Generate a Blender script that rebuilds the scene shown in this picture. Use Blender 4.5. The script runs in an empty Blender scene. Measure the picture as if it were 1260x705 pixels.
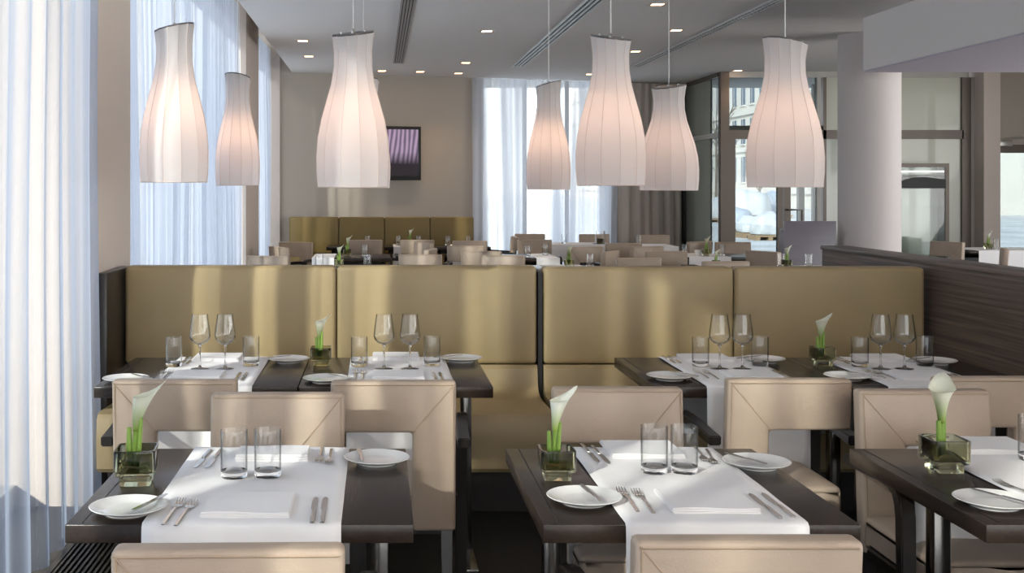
import bpy, bmesh, math, random
from mathutils import Vector, Matrix
random.seed(7)
R = math.radians
scene = bpy.context.scene
COL = scene.collection

# ------------------------------------------------------------------ camera
F = 1415.0                       # focal length in pixels of the 1260x705 frame
cd = bpy.data.cameras.new('camera'); cam = bpy.data.objects.new('camera', cd); COL.objects.link(cam)
cam.location = (0, 0, 1.5); cam.rotation_euler = (R(90), 0, 0)
cd.sensor_width = 36; cd.sensor_fit = 'HORIZONTAL'; cd.lens = F / 1260 * 36
cd.shift_x = (630 - 465) / 1260.0; cd.shift_y = -(352.5 - 230) / 1260.0
cd.clip_start = .05; cd.clip_end = 400
scene.camera = cam
# ------------------------------------------------------------------ sky, sun, exposure
scene.view_settings.view_transform = 'Standard'; scene.view_settings.look = 'None'
scene.view_settings.gamma = 1; scene.view_settings.use_curve_mapping = False
scene.view_settings.exposure = 0.42
w = bpy.data.worlds.new('sky'); scene.world = w; w.use_nodes = True
wn = w.node_tree.nodes; wl = w.node_tree.links; bg = wn['Background']
SKY = 2.0
geo = wn.new('ShaderNodeTexCoord'); sep = wn.new('ShaderNodeSeparateXYZ'); rmp = wn.new('ShaderNodeValToRGB')
wl.new(geo.outputs['Generated'], sep.inputs[0]); wl.new(sep.outputs['Z'], rmp.inputs[0]); wl.new(rmp.outputs[0], bg.inputs[0])
rmp.color_ramp.elements[0].position = 0.0; rmp.color_ramp.elements[0].color = (.93, .95, 1, 1)
rmp.color_ramp.elements[1].position = .7; rmp.color_ramp.elements[1].color = (.62, .76, 1, 1)
bg.inputs[1].default_value = SKY
sd = bpy.data.lights.new('sun', 'SUN'); sd.energy = 6.5; sd.angle = R(.9); sd.color = (1, .96, .90)
sun = bpy.data.objects.new('sun', sd); COL.objects.link(sun)
SUND = Vector((.60, .80, -.40)).normalized()
sun.rotation_euler = SUND.to_track_quat('-Z', 'Y').to_euler(); sun.location = (-6, -6, 8)
def portal(name, loc, rot, sx, sy):          # sky portals in the window openings (guide sky light, emit nothing themselves)
    l = bpy.data.lights.new(name, 'AREA'); l.shape = 'RECTANGLE'; l.size = sx; l.size_y = sy; l.cycles.is_portal = True
    o = bpy.data.objects.new(name, l); COL.objects.link(o); o.location = loc; o.rotation_euler = rot
portal('sky_portal', (-1.95, .4, 1.75), (0, R(-90), 0), 3.4, 9.8)
portal('sky_portal', (-1.95, 9.3, 1.75), (0, R(-90), 0), 3.4, 5.9)
portal('sky_portal', (-1.95, 14.8, 1.75), (0, R(-90), 0), 3.4, 2.4)
portal('sky_portal', (4.3, -5.25, 1.6), (R(90), 0, 0), 11.0, 3.0)
portal('sky_portal', (2.3, 18.0, 1.6), (R(-90), 0, 0), 5.0, 3.2)
portal('sky_portal', (6.8, 18.9, 1.6), (R(-90), 0, 0), 4.0, 3.2)
def fill_light(name, loc, rot, sx, sy, power, col):      # added area lamp, out of view, to brighten the room
    l = bpy.data.lights.new(name, 'AREA'); l.shape = 'RECTANGLE'; l.size = sx; l.size_y = sy; l.energy = power; l.color = col
    o = bpy.data.objects.new(name, l); COL.objects.link(o); o.location = loc; o.rotation_euler = rot
fill_light('room_fill', (4.3, -5.28, 1.6), (R(100), 0, 0), 11.0, 2.7, 120, (1, .95, .90))
fill_light('ceiling_fill', (1.5, -3.2, 2.0), (R(180), 0, 0), 6.0, .5, 330, (1, .93, .86))     # added upward fill behind the camera to lift the ceiling; no lamp there
fill_light('room_fill', (9.95, 4.0, 1.6), (0, R(125), 0), 2.5, 16.0, 400, (1, .95, .93))
scene.cycles.max_bounces = 14; scene.cycles.diffuse_bounces = 6; scene.cycles.transmission_bounces = 12
scene.cycles.transparent_max_bounces = 16; scene.cycles.caustics_reflective = False; scene.cycles.caustics_refractive = False
scene.cycles.sample_clamp_indirect = 6; scene.cycles.blur_glossy = 0

# ------------------------------------------------------------------ materials
def nt(m): return m.node_tree.nodes, m.node_tree.links
def mat(name, col, rough=.5, metal=0, spec=.5, noise=None, bump=None, trans=0, ior=1.45, emit=None, coat=0, sheen=0):
    m = bpy.data.materials.new(name); m.use_nodes = True; n, l = nt(m); b = n['Principled BSDF']
    b.inputs['Base Color'].default_value = (*col, 1); b.inputs['Roughness'].default_value = rough
    b.inputs['Metallic'].default_value = metal; b.inputs['Specular IOR Level'].default_value = spec
    b.inputs['Transmission Weight'].default_value = trans; b.inputs['IOR'].default_value = ior
    b.inputs['Coat Weight'].default_value = coat; b.inputs['Sheen Weight'].default_value = sheen
    tc = n.new('ShaderNodeTexCoord')
    if noise:                       # (scale vector, amount)
        sc, amt = noise[0], noise[1]
        mp = n.new('ShaderNodeMapping'); mp.inputs['Scale'].default_value = sc; l.new(tc.outputs['Object'], mp.inputs[0])
        nz = n.new('ShaderNodeTexNoise'); nz.inputs['Scale'].default_value = 1; nz.inputs['Detail'].default_value = 6; l.new(mp.outputs[0], nz.inputs[0])
        rp = n.new('ShaderNodeValToRGB'); l.new(nz.outputs[0], rp.inputs[0])
        rp.color_ramp.elements[0].position = .3; rp.color_ramp.elements[1].position = .7
        rp.color_ramp.elements[0].color = (*[c * (1 - amt) for c in col], 1); rp.color_ramp.elements[1].color = (*[min(1, c * (1 + amt)) for c in col], 1)
        l.new(rp.outputs[0], b.inputs['Base Color'])
        if len(noise) > 2:
            mr = n.new('ShaderNodeMapRange'); mr.inputs[3].default_value = max(0.02, rough - noise[2]); mr.inputs[4].default_value = rough + noise[2]
            l.new(nz.outputs[0], mr.inputs[0]); l.new(mr.outputs[0], b.inputs['Roughness'])
    if bump:
        mp2 = n.new('ShaderNodeMapping'); mp2.inputs['Scale'].default_value = bump[0] if isinstance(bump[0], tuple) else (bump[0],) * 3; l.new(tc.outputs['Object'], mp2.inputs[0])
        nz2 = n.new('ShaderNodeTexNoise'); nz2.inputs['Scale'].default_value = 1; nz2.inputs['Detail'].default_value = 4; l.new(mp2.outputs[0], nz2.inputs[0])
        bp = n.new('ShaderNodeBump'); bp.inputs['Strength'].default_value = bump[1]; bp.inputs['Distance'].default_value = .01
        l.new(nz2.outputs[0], bp.inputs['Height']); l.new(bp.outputs[0], b.inputs['Normal'])
    if emit:
        b.inputs['Emission Color'].default_value = (*emit[0], 1); b.inputs['Emission Strength'].default_value = emit[1]
    return m
def sheer(name, col, through, edge, trl=.6):
    """thin cloth: part see-through (less so when the weave is seen edge-on), the rest translucent and diffuse"""
    m = bpy.data.materials.new(name); m.use_nodes = True; n, l = nt(m); n.clear()
    o = n.new('ShaderNodeOutputMaterial'); d = n.new('ShaderNodeBsdfDiffuse'); t = n.new('ShaderNodeBsdfTranslucent'); tp = n.new('ShaderNodeBsdfTransparent')
    d.inputs[0].default_value = (*col, 1); t.inputs[0].default_value = (*col, 1)
    a = n.new('ShaderNodeMixShader'); a.inputs[0].default_value = trl; l.new(d.outputs[0], a.inputs[1]); l.new(t.outputs[0], a.inputs[2])
    lw = n.new('ShaderNodeLayerWeight'); lw.inputs[0].default_value = .5
    mr = n.new('ShaderNodeMapRange'); mr.inputs[3].default_value = 1 - through; mr.inputs[4].default_value = 1 - edge; l.new(lw.outputs['Facing'], mr.inputs[0])
    if edge:        # denser and thinner strips, added to break the sun into streaks
        tc = n.new('ShaderNodeTexCoord'); mp = n.new('ShaderNodeMapping'); mp.inputs['Scale'].default_value = (3.2, 3.2, .12); l.new(tc.outputs['Object'], mp.inputs[0])
        nz = n.new('ShaderNodeTexNoise'); nz.inputs['Detail'].default_value = 1; nz.inputs['Scale'].default_value = 1; l.new(mp.outputs[0], nz.inputs[0])
        m2 = n.new('ShaderNodeMapRange'); m2.inputs[1].default_value = .42; m2.inputs[2].default_value = .58; m2.inputs[3].default_value = 1 - through * 1.7; m2.inputs[4].default_value = 1 - through * .15; l.new(nz.outputs[0], m2.inputs[0])
        l.new(m2.outputs[0], mr.inputs[3])
    x = n.new('ShaderNodeMixShader'); l.new(mr.outputs[0], x.inputs[0]); l.new(tp.outputs[0], x.inputs[1]); l.new(a.outputs[0], x.inputs[2]); l.new(x.outputs[0], o.inputs[0])
    return m
def pane_mat(name, tint, refl=.06):
    m = bpy.data.materials.new(name); m.use_nodes = True; n, l = nt(m); n.clear()
    o = n.new('ShaderNodeOutputMaterial'); tp = n.new('ShaderNodeBsdfTransparent'); g = n.new('ShaderNodeBsdfGlossy')
    tp.inputs[0].default_value = (*tint, 1); g.inputs['Roughness'].default_value = .02
    lw = n.new('ShaderNodeLayerWeight'); lw.inputs[0].default_value = .5
    pw = n.new('ShaderNodeMath'); pw.operation = 'POWER'; pw.inputs[1].default_value = 4.5; l.new(lw.outputs['Facing'], pw.inputs[0])
    fr = n.new('ShaderNodeMapRange'); fr.inputs[3].default_value = .03; fr.inputs[4].default_value = .8; l.new(pw.outputs[0], fr.inputs[0])
    x = n.new('ShaderNodeMixShader'); l.new(fr.outputs[0], x.inputs[0]); l.new(tp.outputs[0], x.inputs[1]); l.new(g.outputs[0], x.inputs[2]); l.new(x.outputs[0], o.inputs[0])
    return m
M = {}
M['leather'] = mat('beige_leather', (.43, .34, .262), .42, noise=((9, 9, 9), .05), bump=(260, .12))
M['leather_seam'] = mat('beige_leather_seam', (.40, .30, .21), .5)
M['olive'] = mat('olive_leather', (.352, .27, .145), .42, noise=((3, 3, 3), .06), bump=(200, .12))
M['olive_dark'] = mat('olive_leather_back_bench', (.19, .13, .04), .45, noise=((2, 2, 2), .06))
M['dark_wood'] = mat('dark_stained_oak', (.024, .016, .012), .24, spec=.42, noise=((130, 9, 130), .22, .04), bump=((300, 14, 300), .06))
M['dark_frame'] = mat('black_stained_wood', (.014, .011, .010), .3, noise=((40, 40, 5), .2))
M['panel_wood'] = mat('grey_brown_wood_veneer', (.105, .078, .064), .40, noise=((60, 1.2, 70), .6), bump=((60, 2, 120), .12))
M['linen'] = mat('white_linen', (.88, .86, .85), .8, bump=(420, .10), sheen=.15)
M['china'] = mat('white_china', (.86, .85, .82), .12, coat=.4)
M['steel'] = mat('polished_steel', (.62, .60, .57), .16, metal=1)
M['chrome'] = mat('dark_polished_metal', (.13, .125, .12), .18, metal=1)
M['glass'] = mat('clear_glass', (1, 1, 1), 0, trans=1, ior=1.45)
def thin_glass(name):
    m = pane_mat(name, (1, 1, 1)); n, l = nt(m); tp = n['Transparent BSDF']; lw = n['Layer Weight']
    cr = n.new('ShaderNodeValToRGB'); l.new(lw.outputs['Facing'], cr.inputs[0]); l.new(cr.outputs[0], tp.inputs[0])
    cr.color_ramp.elements[0].color = (.992, .994, .994, 1); cr.color_ramp.elements[0].position = .45
    cr.color_ramp.elements[1].color = (.50, .52, .52, 1); cr.color_ramp.elements[1].position = 1.0
    n['Map Range'].inputs[3].default_value = .045; n['Map Range'].inputs[4].default_value = .7; n['Math'].inputs[1].default_value = 3.0
    return m
M['thin_glass'] = thin_glass('thin_clear_glass')
M['smoke_glass'] = mat('smoky_olive_glass', (.60, .60, .40), .03, trans=1, ior=1.40)
M['spathe'] = mat('calla_white', (.88, .88, .78), .45, noise=((20, 20, 20), .03))
M['spathe_base'] = mat('calla_green_throat', (.62, .78, .22), .45)
M['spadix'] = mat('calla_yellow', (.85, .60, .06), .6)
M['stem'] = mat('calla_green_stem', (.22, .36, .06), .4, noise=((60, 60, 8), .15))
M['wall'] = mat('beige_wall_paint', (.47, .42, .36), .85, bump=(150, .03))
M['ceiling'] = mat('ceiling_paint', (.86, .82, .79), .9, bump=(120, .02))
M['pilaster'] = mat('pilaster_paint', (.64, .56, .50), .85)
M['soffit'] = mat('soffit_violet_cast', (.60, .55, .62), .8)  # violet reflected light is put into the soffit colour
M['column'] = mat('column_plaster', (.64, .59, .57), .7, bump=(90, .02))
M['floor'] = mat('dark_floor', (.010, .008, .007), .55, noise=((30, 4, 1), .3))
M['floor_far'] = mat('floor_strip', (.05, .04, .035), .5)
M['grille'] = mat('grille_metal', (.035, .033, .032), .35, metal=.6)
M['mullion'] = mat('bronze_mullion', (.135, .11, .09), .4, metal=.25)
M['mullion_light'] = mat('light_mullion', (.5, .48, .44), .45)
M['vent'] = mat('vent_metal', (.42, .41, .40), .4, metal=.3)
M['vent_white'] = mat('vent_white', (.78, .77, .76), .4)
M['black'] = mat('matt_black', (.01, .01, .01), .5)
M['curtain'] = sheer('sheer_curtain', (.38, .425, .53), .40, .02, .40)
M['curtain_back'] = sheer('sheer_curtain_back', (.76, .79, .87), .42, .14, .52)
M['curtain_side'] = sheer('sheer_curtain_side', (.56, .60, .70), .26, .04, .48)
M['sheer_dim'] = mat('sheer_curtain_dim', (.60, .53, .47), .85)  # sheer over solid wall; its dimness is put into this opaque colour
M['pane'] = pane_mat('window_glass', (.96, .985, .97))
M['pane_tint'] = pane_mat('dimmed_glass', (.56, .60, .60))  # tint darkened to hold down the brightness from outside
M['pane_green'] = mat('greenish_lacquered_glass', (.36, .38, .32), .12, coat=.5, noise=((1, 1, .6), .08))
M['pane_cream'] = mat('cream_blind_behind_glass', (.60, .60, .50), .35, coat=.5, noise=((1.2, 1, .4), .05))
M['shade'] = sheer('pendant_shade', (.86, .835, .83), .0, .0, .50)
M['shade_rib'] = mat('shade_rib', (.72, .62, .56), .7)
M['cap'] = mat('pendant_cap_metal', (.10, .09, .09), .3, metal=.8)
M['cord'] = mat('pendant_cord', (.75, .74, .72), .4)
M['bulb'] = mat('bulb', (1, .8, .6), .5, emit=((1, .62, .38), 4))
M['spot'] = mat('downlight_lamp', (1, .85, .7), .5, emit=((1, .62, .36), 9))
M['spot_rim'] = mat('downlight_rim', (.70, .60, .52), .5)
M['facade'] = mat('facade_stone', (.70, .66, .60), .8, noise=((.4, .4, .4), .06))
M['facade_glass'] = mat('facade_window', (.10, .14, .20), .15)
M['facade_red'] = mat('facade_blind', (.35, .12, .12), .6)
M['ground'] = mat('pale_paving', (.66, .64, .61), .9, noise=((.6, .6, .6), .25))
M['wrap'] = mat('white_wrap', (.60, .61, .62), .35, noise=((3, 3, 3), .12), bump=(9, .8))
M['wrap_grey'] = mat('grey_wrap', (.36, .41, .47), .35, noise=((3, 3, 3), .2), bump=(9, .8))
M['pallet'] = mat('pallet_wood', (.36, .25, .15), .8)
M['bark'] = mat('bark', (.20, .17, .14), .9)
M['desk'] = mat('host_desk_laminate', (.17, .155, .18), .3, noise=((2, 2, 14), .06))
M['wax'] = mat('candle_wax', (.85, .68, .28), .5)
M['closer'] = mat('door_closer', (.6, .58, .55), .3, metal=.6)
n, l = nt(M['spathe']); n.remove(n['Noise Texture']); rp = n['Color Ramp']; sg = n.new('ShaderNodeSeparateXYZ'); tcs = n['Texture Coordinate']
l.new(tcs.outputs['Generated'], sg.inputs[0]); l.new(sg.outputs['Z'], rp.inputs[0]); rp.color_ramp.elements[0].position = .05; rp.color_ramp.elements[1].position = .55
rp.color_ramp.elements[0].color = (.36, .50, .10, 1); rp.color_ramp.elements[1].color = (.88, .88, .76, 1)
# television picture: violet streaks
m = mat('tv_picture', (.1, .08, .12), .35, spec=.2); n, l = nt(m); b = n['Principled BSDF']
tc = n.new('ShaderNodeTexCoord'); mp = n.new('ShaderNodeMapping'); mp.inputs['Rotation'].default_value = (0, R(-22), 0); mp.inputs['Scale'].default_value = (1, 1, .22)
wv = n.new('ShaderNodeTexWave'); wv.inputs['Scale'].default_value = 5; wv.inputs['Distortion'].default_value = 5; wv.inputs['Detail'].default_value = 3
rp = n.new('ShaderNodeValToRGB'); rp.color_ramp.elements[0].color = (.10, .075, .13, 1); rp.color_ramp.elements[1].color = (.36, .28, .42, 1)
sp = n.new('ShaderNodeSeparateXYZ'); mr = n.new('ShaderNodeMapRange'); mr.inputs[1].default_value = -.16; mr.inputs[2].default_value = .02; mx = n.new('ShaderNodeMix'); mx.data_type = 'RGBA'
mx.inputs[6].default_value = (.015, .01, .015, 1)
l.new(tc.outputs['Object'], mp.inputs[0]); l.new(mp.outputs[0], wv.inputs[0]); l.new(wv.outputs[0], rp.inputs[0]); l.new(tc.outputs['Object'], sp.inputs[0]); l.new(sp.outputs[2], mr.inputs[0])
l.new(mr.outputs[0], mx.inputs[0]); l.new(rp.outputs[0], mx.inputs[7]); l.new(mx.outputs[2], b.inputs['Base Color']); l.new(mx.outputs[2], b.inputs['Emission Color']); b.inputs['Emission Strength'].default_value = .45
M['tv'] = m

# ------------------------------------------------------------------ mesh helpers
def finish(bm, name, smooth=False):
    me = bpy.data.meshes.new(name); bm.normal_update(); bm.to_mesh(me); bm.free()
    if smooth:
        for p in me.polygons: p.use_smooth = True
        if smooth != 'all': me.set_sharp_from_angle(angle=R(40))
    return me
def box(bm, x0, x1, y0, y1, z0, z1, bevel=0, seg=2):
    r = bmesh.ops.create_cube(bm, size=1, matrix=Matrix.Translation(((x0 + x1) / 2, (y0 + y1) / 2, (z0 + z1) / 2)) @ Matrix.Diagonal((abs(x1 - x0), abs(y1 - y0), abs(z1 - z0), 1)))
    if bevel:
        es = list({e for v in r['verts'] for e in v.link_edges})
        bmesh.ops.bevel(bm, geom=es, offset=bevel, segments=seg, affect='EDGES', profile=.5)
def mbox(name, *a, smooth=True, **k):
    bm = bmesh.new(); box(bm, *a, **k); return finish(bm, name, smooth)
def prism(bm, pts, z0, z1, axis='z', bevel=0, seg=2):
    def P(a, b, c): return (a, b, c) if axis == 'z' else ((a, c, b) if axis == 'y' else (c, a, b))
    lo = [bm.verts.new(P(a, b, z0)) for a, b in pts]; hi = [bm.verts.new(P(a, b, z1)) for a, b in pts]
    n = len(pts); fs = [bm.faces.new(lo[::-1]), bm.faces.new(hi)]
    for i in range(n): fs.append(bm.faces.new((lo[i], lo[(i + 1) % n], hi[(i + 1) % n], hi[i])))
    bmesh.ops.recalc_face_normals(bm, faces=fs)
    if bevel:
        es = list({e for f in fs for e in f.edges}); bmesh.ops.bevel(bm, geom=es, offset=bevel, segments=seg, affect='EDGES', profile=.5)
def lathe(bm, prof, seg=32, mat4=None, close=False):
    rings = []
    for r, z in prof:
        if r < 1e-6: rings.append([bm.verts.new((0, 0, z))])
        else: rings.append([bm.verts.new((r * math.cos(2 * math.pi * i / seg), r * math.sin(2 * math.pi * i / seg), z)) for i in range(seg)])
    pairs = list(zip(rings, rings[1:]))
    if close: pairs.append((rings[-1], rings[0]))
    fs = []
    for a, b in pairs:
        for i in range(seg):
            j = (i + 1) % seg
            if len(a) == 1 and len(b) == 1: continue
            if len(a) == 1: fs.append(bm.faces.new((a[0], b[i], b[j])))
            elif len(b) == 1: fs.append(bm.faces.new((a[i], b[0], a[j])))
            else: fs.append(bm.faces.new((a[i], b[i], b[j], a[j])))
    bmesh.ops.recalc_face_normals(bm, faces=fs)
    if mat4 is not None: bmesh.ops.transform(bm, matrix=mat4, verts=[v for r_ in rings for v in r_])
def mlathe(name, prof, seg=32, close=False):
    bm = bmesh.new(); lathe(bm, prof, seg, close=close); return finish(bm, name, True)
def tube(bm, pts, rad, seg=8, caps=True, flat=None):
    pts = [Vector(p) for p in pts]; n = len(pts); rads = rad if isinstance(rad, (list, tuple)) else [rad] * n
    rings = []; up = Vector((0, 0, 1)); px = None
    for i, p in enumerate(pts):
        t = (pts[min(i + 1, n - 1)] - pts[max(i - 1, 0)]).normalized()
        if px is None: px = t.cross(up if abs(t.z) < .95 else Vector((1, 0, 0))).normalized()
        px = (px - t * px.dot(t)).normalized(); py = t.cross(px)
        rings.append([bm.verts.new(p + px * math.cos(2 * math.pi * k / seg) * rads[i] + py * math.sin(2 * math.pi * k / seg) * rads[i] * (flat or 1)) for k in range(seg)])
    fs = []
    for a, b in zip(rings, rings[1:]):
        for k in range(seg): fs.append(bm.faces.new((a[k], a[(k + 1) % seg], b[(k + 1) % seg], b[k])))
    if caps: fs.append(bm.faces.new(rings[0][::-1])); fs.append(bm.faces.new(rings[-1]))
    bmesh.ops.recalc_face_normals(bm, faces=fs)
def mtube(name, pts, rad, seg=8, **k):
    bm = bmesh.new(); tube(bm, pts, rad, seg, **k); return finish(bm, name, True)

# ------------------------------------------------------------------ object helpers
def link(name, me, material=None, parent=None, loc=(0, 0, 0), rot=(0, 0, 0)):
    o = bpy.data.objects.new(name, me); COL.objects.link(o)
    if material and me is not None:
        if not me.materials: me.materials.append(material)
    o.location = loc; o.rotation_euler = rot
    if parent: o.parent = parent
    return o
def tag(o, label, cat, group=None, kind=None):
    o['label'] = label; o['category'] = cat
    if group: o['group'] = group
    if kind: o['kind'] = kind
    return o
def struct(name, me, material, **k):
    o = link(name, me, material, **k); o['kind'] = 'structure'; return o
PROTO = {}       # kind -> list of (part name, mesh, material, index of parent part or None, location)
def spawn(kind, loc, label, cat, group=None, rz=0, scale=None, name=None, whole=False):
    parts = PROTO[kind]
    if len(parts) == 1:
        r = link(name or kind, parts[0][1], parts[0][2], None, loc, (0, 0, rz))
    else:
        r = link(name or kind, None, None, None, loc, (0, 0, rz)); made = []
        for pn, me, mt, pi, pl in parts:
            made.append(link(pn, me, mt, r if pi is None else made[pi], pl))
    if scale: r.scale = scale if isinstance(scale, tuple) else (scale,) * 3
    tag(r, label, cat, group); return r
def XY(px, Y): return (px - 465.0) * Y / F

# ------------------------------------------------------------------ setting
bm = bmesh.new(); box(bm, -2.2, 10.2, -5.4, 18.6, -.12, 0); struct('floor', finish(bm, 'floor'), M['floor'])
CZ = 3.1
bm = bmesh.new(); box(bm, -1.2, 10.2, -5.4, 18.6, CZ, CZ + .45); struct('ceiling', finish(bm, 'ceiling'), M['ceiling'])
struct('trim_1', mbox('pocket', -2.2, -1.2, -5.4, 17.2, 3.45, 3.6, smooth=False), M['pilaster'])
# left wall : piers between the window bays, sills
for i, (y0, y1, x) in enumerate(((5.40, 6.20, -1.335), (12.2, 13.5, -1.40), (15.95, 17.0, -1.36), (-5.4, -4.6, -1.30))):
    struct('wall_left', mbox('pier', -2.1, x, y0, y1, 0, 3.45, smooth=False), M['pilaster'])
for k, (y0, y1, n_) in enumerate(((-4.6, 5.40, 13), (6.20, 12.2, 4), (13.5, 15.95, 2))):
    wr = struct('window_%d' % (k + 1), mbox('sill', -2.05, -1.7, y0, y1, 0, .1, smooth=False), M['mullion_light'])
    MW = .055 if k == 0 else .035  # first bay: wider, closer mullions, shaped to cast sun stripes on the banquette
    for j in range(n_ + 1):
        yy = y0 + (y1 - y0) * j / n_
        link('mullion', mbox('mullion', -1.92, -1.84, yy - MW, yy + MW, .1, 3.45, smooth=False), M['mullion_light'], wr)
    for j in range(n_):
        a = y0 + (y1 - y0) * j / n_ + MW; b_ = y0 + (y1 - y0) * (j + 1) / n_ - MW
        link('pane', mbox('pane', -1.885, -1.875, a, b_, .1, 3.45, smooth=False), M['pane'], wr)
# wall behind the camera: glazed
struct('wall_rear', mbox('wr', -2.1, 10.2, -5.5, -5.3, 2.95, 3.45, smooth=False), M['wall'])
struct('wall_rear', mbox('wr', -2.1, -1.2, -5.5, -5.3, 0, 2.95, smooth=False), M['wall'])
wr = struct('window_4', mbox('sill', -1.2, 10.2, -5.5, -5.3, 0, .15, smooth=False), M['mullion'])
for j in range(9):
    xx = -1.2 + 11.3 * j / 8
    link('mullion', mbox('mullion', xx - .05, xx + .05, -5.45, -5.33, .15, 2.95, smooth=False), M['mullion'], wr)
    if j < 8: link('pane', mbox('pane', xx + .05, xx + 11.3 / 8 - .05, -5.40, -5.39, .15, 2.95, smooth=False), M['pane'], wr)
struct('wall_right', mbox('wright', 10.0, 10.2, 12.5, 16.1, 0, CZ, smooth=False), M['wall'])
struct('wall_right', mbox('wright', 10.0, 10.2, -5.4, -4.0, 0, CZ, smooth=False), M['wall'])
wr = struct('window_8', mbox('sill', 10.0, 10.2, -4.0, 12.5, 0, .25, smooth=False), M['mullion'])  # right wall, out of view, glazed to bring in side light
for j in range(12):
    yy = -4.0 + 1.5 * j
    link('mullion', mbox('mullion', 10.05, 10.15, yy - .04, yy + .04, .25, CZ, smooth=False), M['mullion'], wr)
    if j < 11: link('pane', mbox('pane', 10.09, 10.10, yy + .04, yy + 1.46, .25, CZ, smooth=False), M['pane'], wr)
# back wall, running slightly away to the right
def bw(x): return 16.05 + .32 * (x + 1.2)
def back_wall(name, xa, xb, z0, z1, material, th=.25):
    bm = bmesh.new(); prism(bm, [(xa, bw(xa)), (xb, bw(xb)), (xb, bw(xb) + th), (xa, bw(xa) + th)], z0, z1)
    return struct(name, finish(bm, name), material)
back_wall('wall_back', -2.0, 1.5, 0, 3.45, M['wall']); back_wall('wall_back', 3.55, 4.8, 0, CZ, M['wall'])
wb = back_wall('window_5', 1.5, 3.55, 0, .06, M['mullion_light'])
for x in (1.53, 2.2, 2.87, 3.52):
    link('mullion', mbox('mullion', x - .03, x + .03, bw(x) + .1, bw(x) + .16, .06, CZ, smooth=False), M['mullion_light'], wb)
bm = bmesh.new(); prism(bm, [(1.5, bw(1.5) + .12), (3.55, bw(3.55) + .12), (3.55, bw(3.55) + .13), (1.5, bw(1.5) + .13)], .06, CZ)
link('pane', finish(bm, 'pane'), M['pane'], wb)
# side return of the entrance bay (plane X = 4.75)
SX = 4.76
sr = struct('window_6', mbox('sill', SX, SX + .08, 16.08, 17.95, 0, .08, smooth=False), M['mullion'])
link('corner_post', mbox('post', SX - .02, SX + .09, 17.83, 17.95, .0, CZ, smooth=False), M['black'], sr)
link('header', mbox('header', SX - .01, SX + .09, 16.08, 17.83, CZ - .06, CZ, smooth=False), M['mullion'], sr)
link('transom', mbox('transom', SX - .01, SX + .07, 16.08, 17.83, 2.19, 2.26, smooth=False), M['mullion_light'], sr)
link('panel', mbox('panel', SX + .02, SX + .05, 16.55, 17.83, .08, CZ - .06, smooth=False), M['pane_green'], sr)
link('pane', mbox('pane', SX + .03, SX + .04, 15.97, 16.55, .08, CZ - .06, smooth=False), M['pane_tint'], sr)
# entrance glazing on Y = 15.95
GY = 15.95
def gx(px): return XY(px, GY)
def gz(py): return 1.5 - (py - 230) * GY / F
gl = struct('window_7', mbox('mullion', gx(887), gx(897.5), GY, GY + .12, 0, CZ, smooth=False), M['mullion'])
link('header', mbox('header', gx(897.5), 8.2, GY, GY + .1, CZ - .08, CZ, smooth=False), M['mullion_light'], gl)
link('transom', mbox('transom', gx(897.5), gx(1186), GY, GY + .1, gz(171), gz(160), smooth=False), M['mullion'], gl)
link('transom', mbox('transom', gx(897.5), gx(1040), GY + .1, GY + .14, gz(160), gz(154), smooth=False), M['mullion_light'], gl)
for a, b_, mt in ((1005.5, 1010, 'mullion_light'), (1013, 1017, 'mullion'), (1184, 1195, 'mullion'), (1195, 1199, 'mullion_light')):
    link('mullion', mbox('mullion', gx(a), gx(b_), GY + .0, GY + .09, 0, CZ - .08, smooth=False), M[mt], gl)
link('pane', mbox('pane', gx(897.5), gx(1005.5), GY + .04, GY + .05, gz(160), CZ - .08, smooth=False), M['pane_tint'], gl)
link('panel', mbox('panel', gx(1017), gx(1184), GY + .04, GY + .07, gz(160), CZ - .08, smooth=False), M['pane_cream'], gl)
link('panel', mbox('panel', gx(1017), gx(1060), GY + .04, GY + .07, 0, gz(171), smooth=False), M['pane_green'], gl)
link('panel', mbox('panel', gx(1060), gx(1184), GY + .04, GY + .07, 0, gz(171), smooth=False), M['pane_cream'], gl)
dr = struct('door_1', mbox('stile', gx(897.5), gx(905), GY, GY + .07, 0, gz(171), smooth=False), M['mullion'])
for a, b_ in ((957, 963.5), (965, 973)):
    link('stile', mbox('stile', gx(a), gx(b_), GY, GY + .07, 0, gz(171), smooth=False), M['mullion'], dr)
link('pane', mbox('pane', gx(905), gx(957), GY + .03, GY + .04, .1, gz(171), smooth=False), M['pane_tint'], dr)
link('bottom_rail', mbox('rail', gx(905), gx(957), GY, GY + .07, 0, .1, smooth=False), M['mullion'], dr)
link('pane', mbox('pane', gx(973), gx(1005.5), GY + .03, GY + .04, .1, gz(171), smooth=False), M['pane_tint'], dr)
bm = bmesh.new(); hz = gz(258)
tube(bm, [(gx(968), GY, hz), (gx(968), GY - .06, hz), (gx(985), GY - .06, hz), (gx(985), GY - .06, hz - .75), (gx(968), GY - .06, hz - .75), (gx(968), GY, hz - .75)], .014, 8)
link('door_handle', finish(bm, 'handle', True), M['mullion'], dr)
# outer cream posts of the porch
for a, b_, mt in ((983, 990, 'mullion_light'), (1001, 1006, 'mullion_light')):
    x0, x1 = XY(a, 17.9), XY(b_, 17.9)
    struct('trim_2', mbox('porch_post', x0, x1, 17.9, 18.0, 0, CZ, smooth=False), M[mt])
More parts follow.
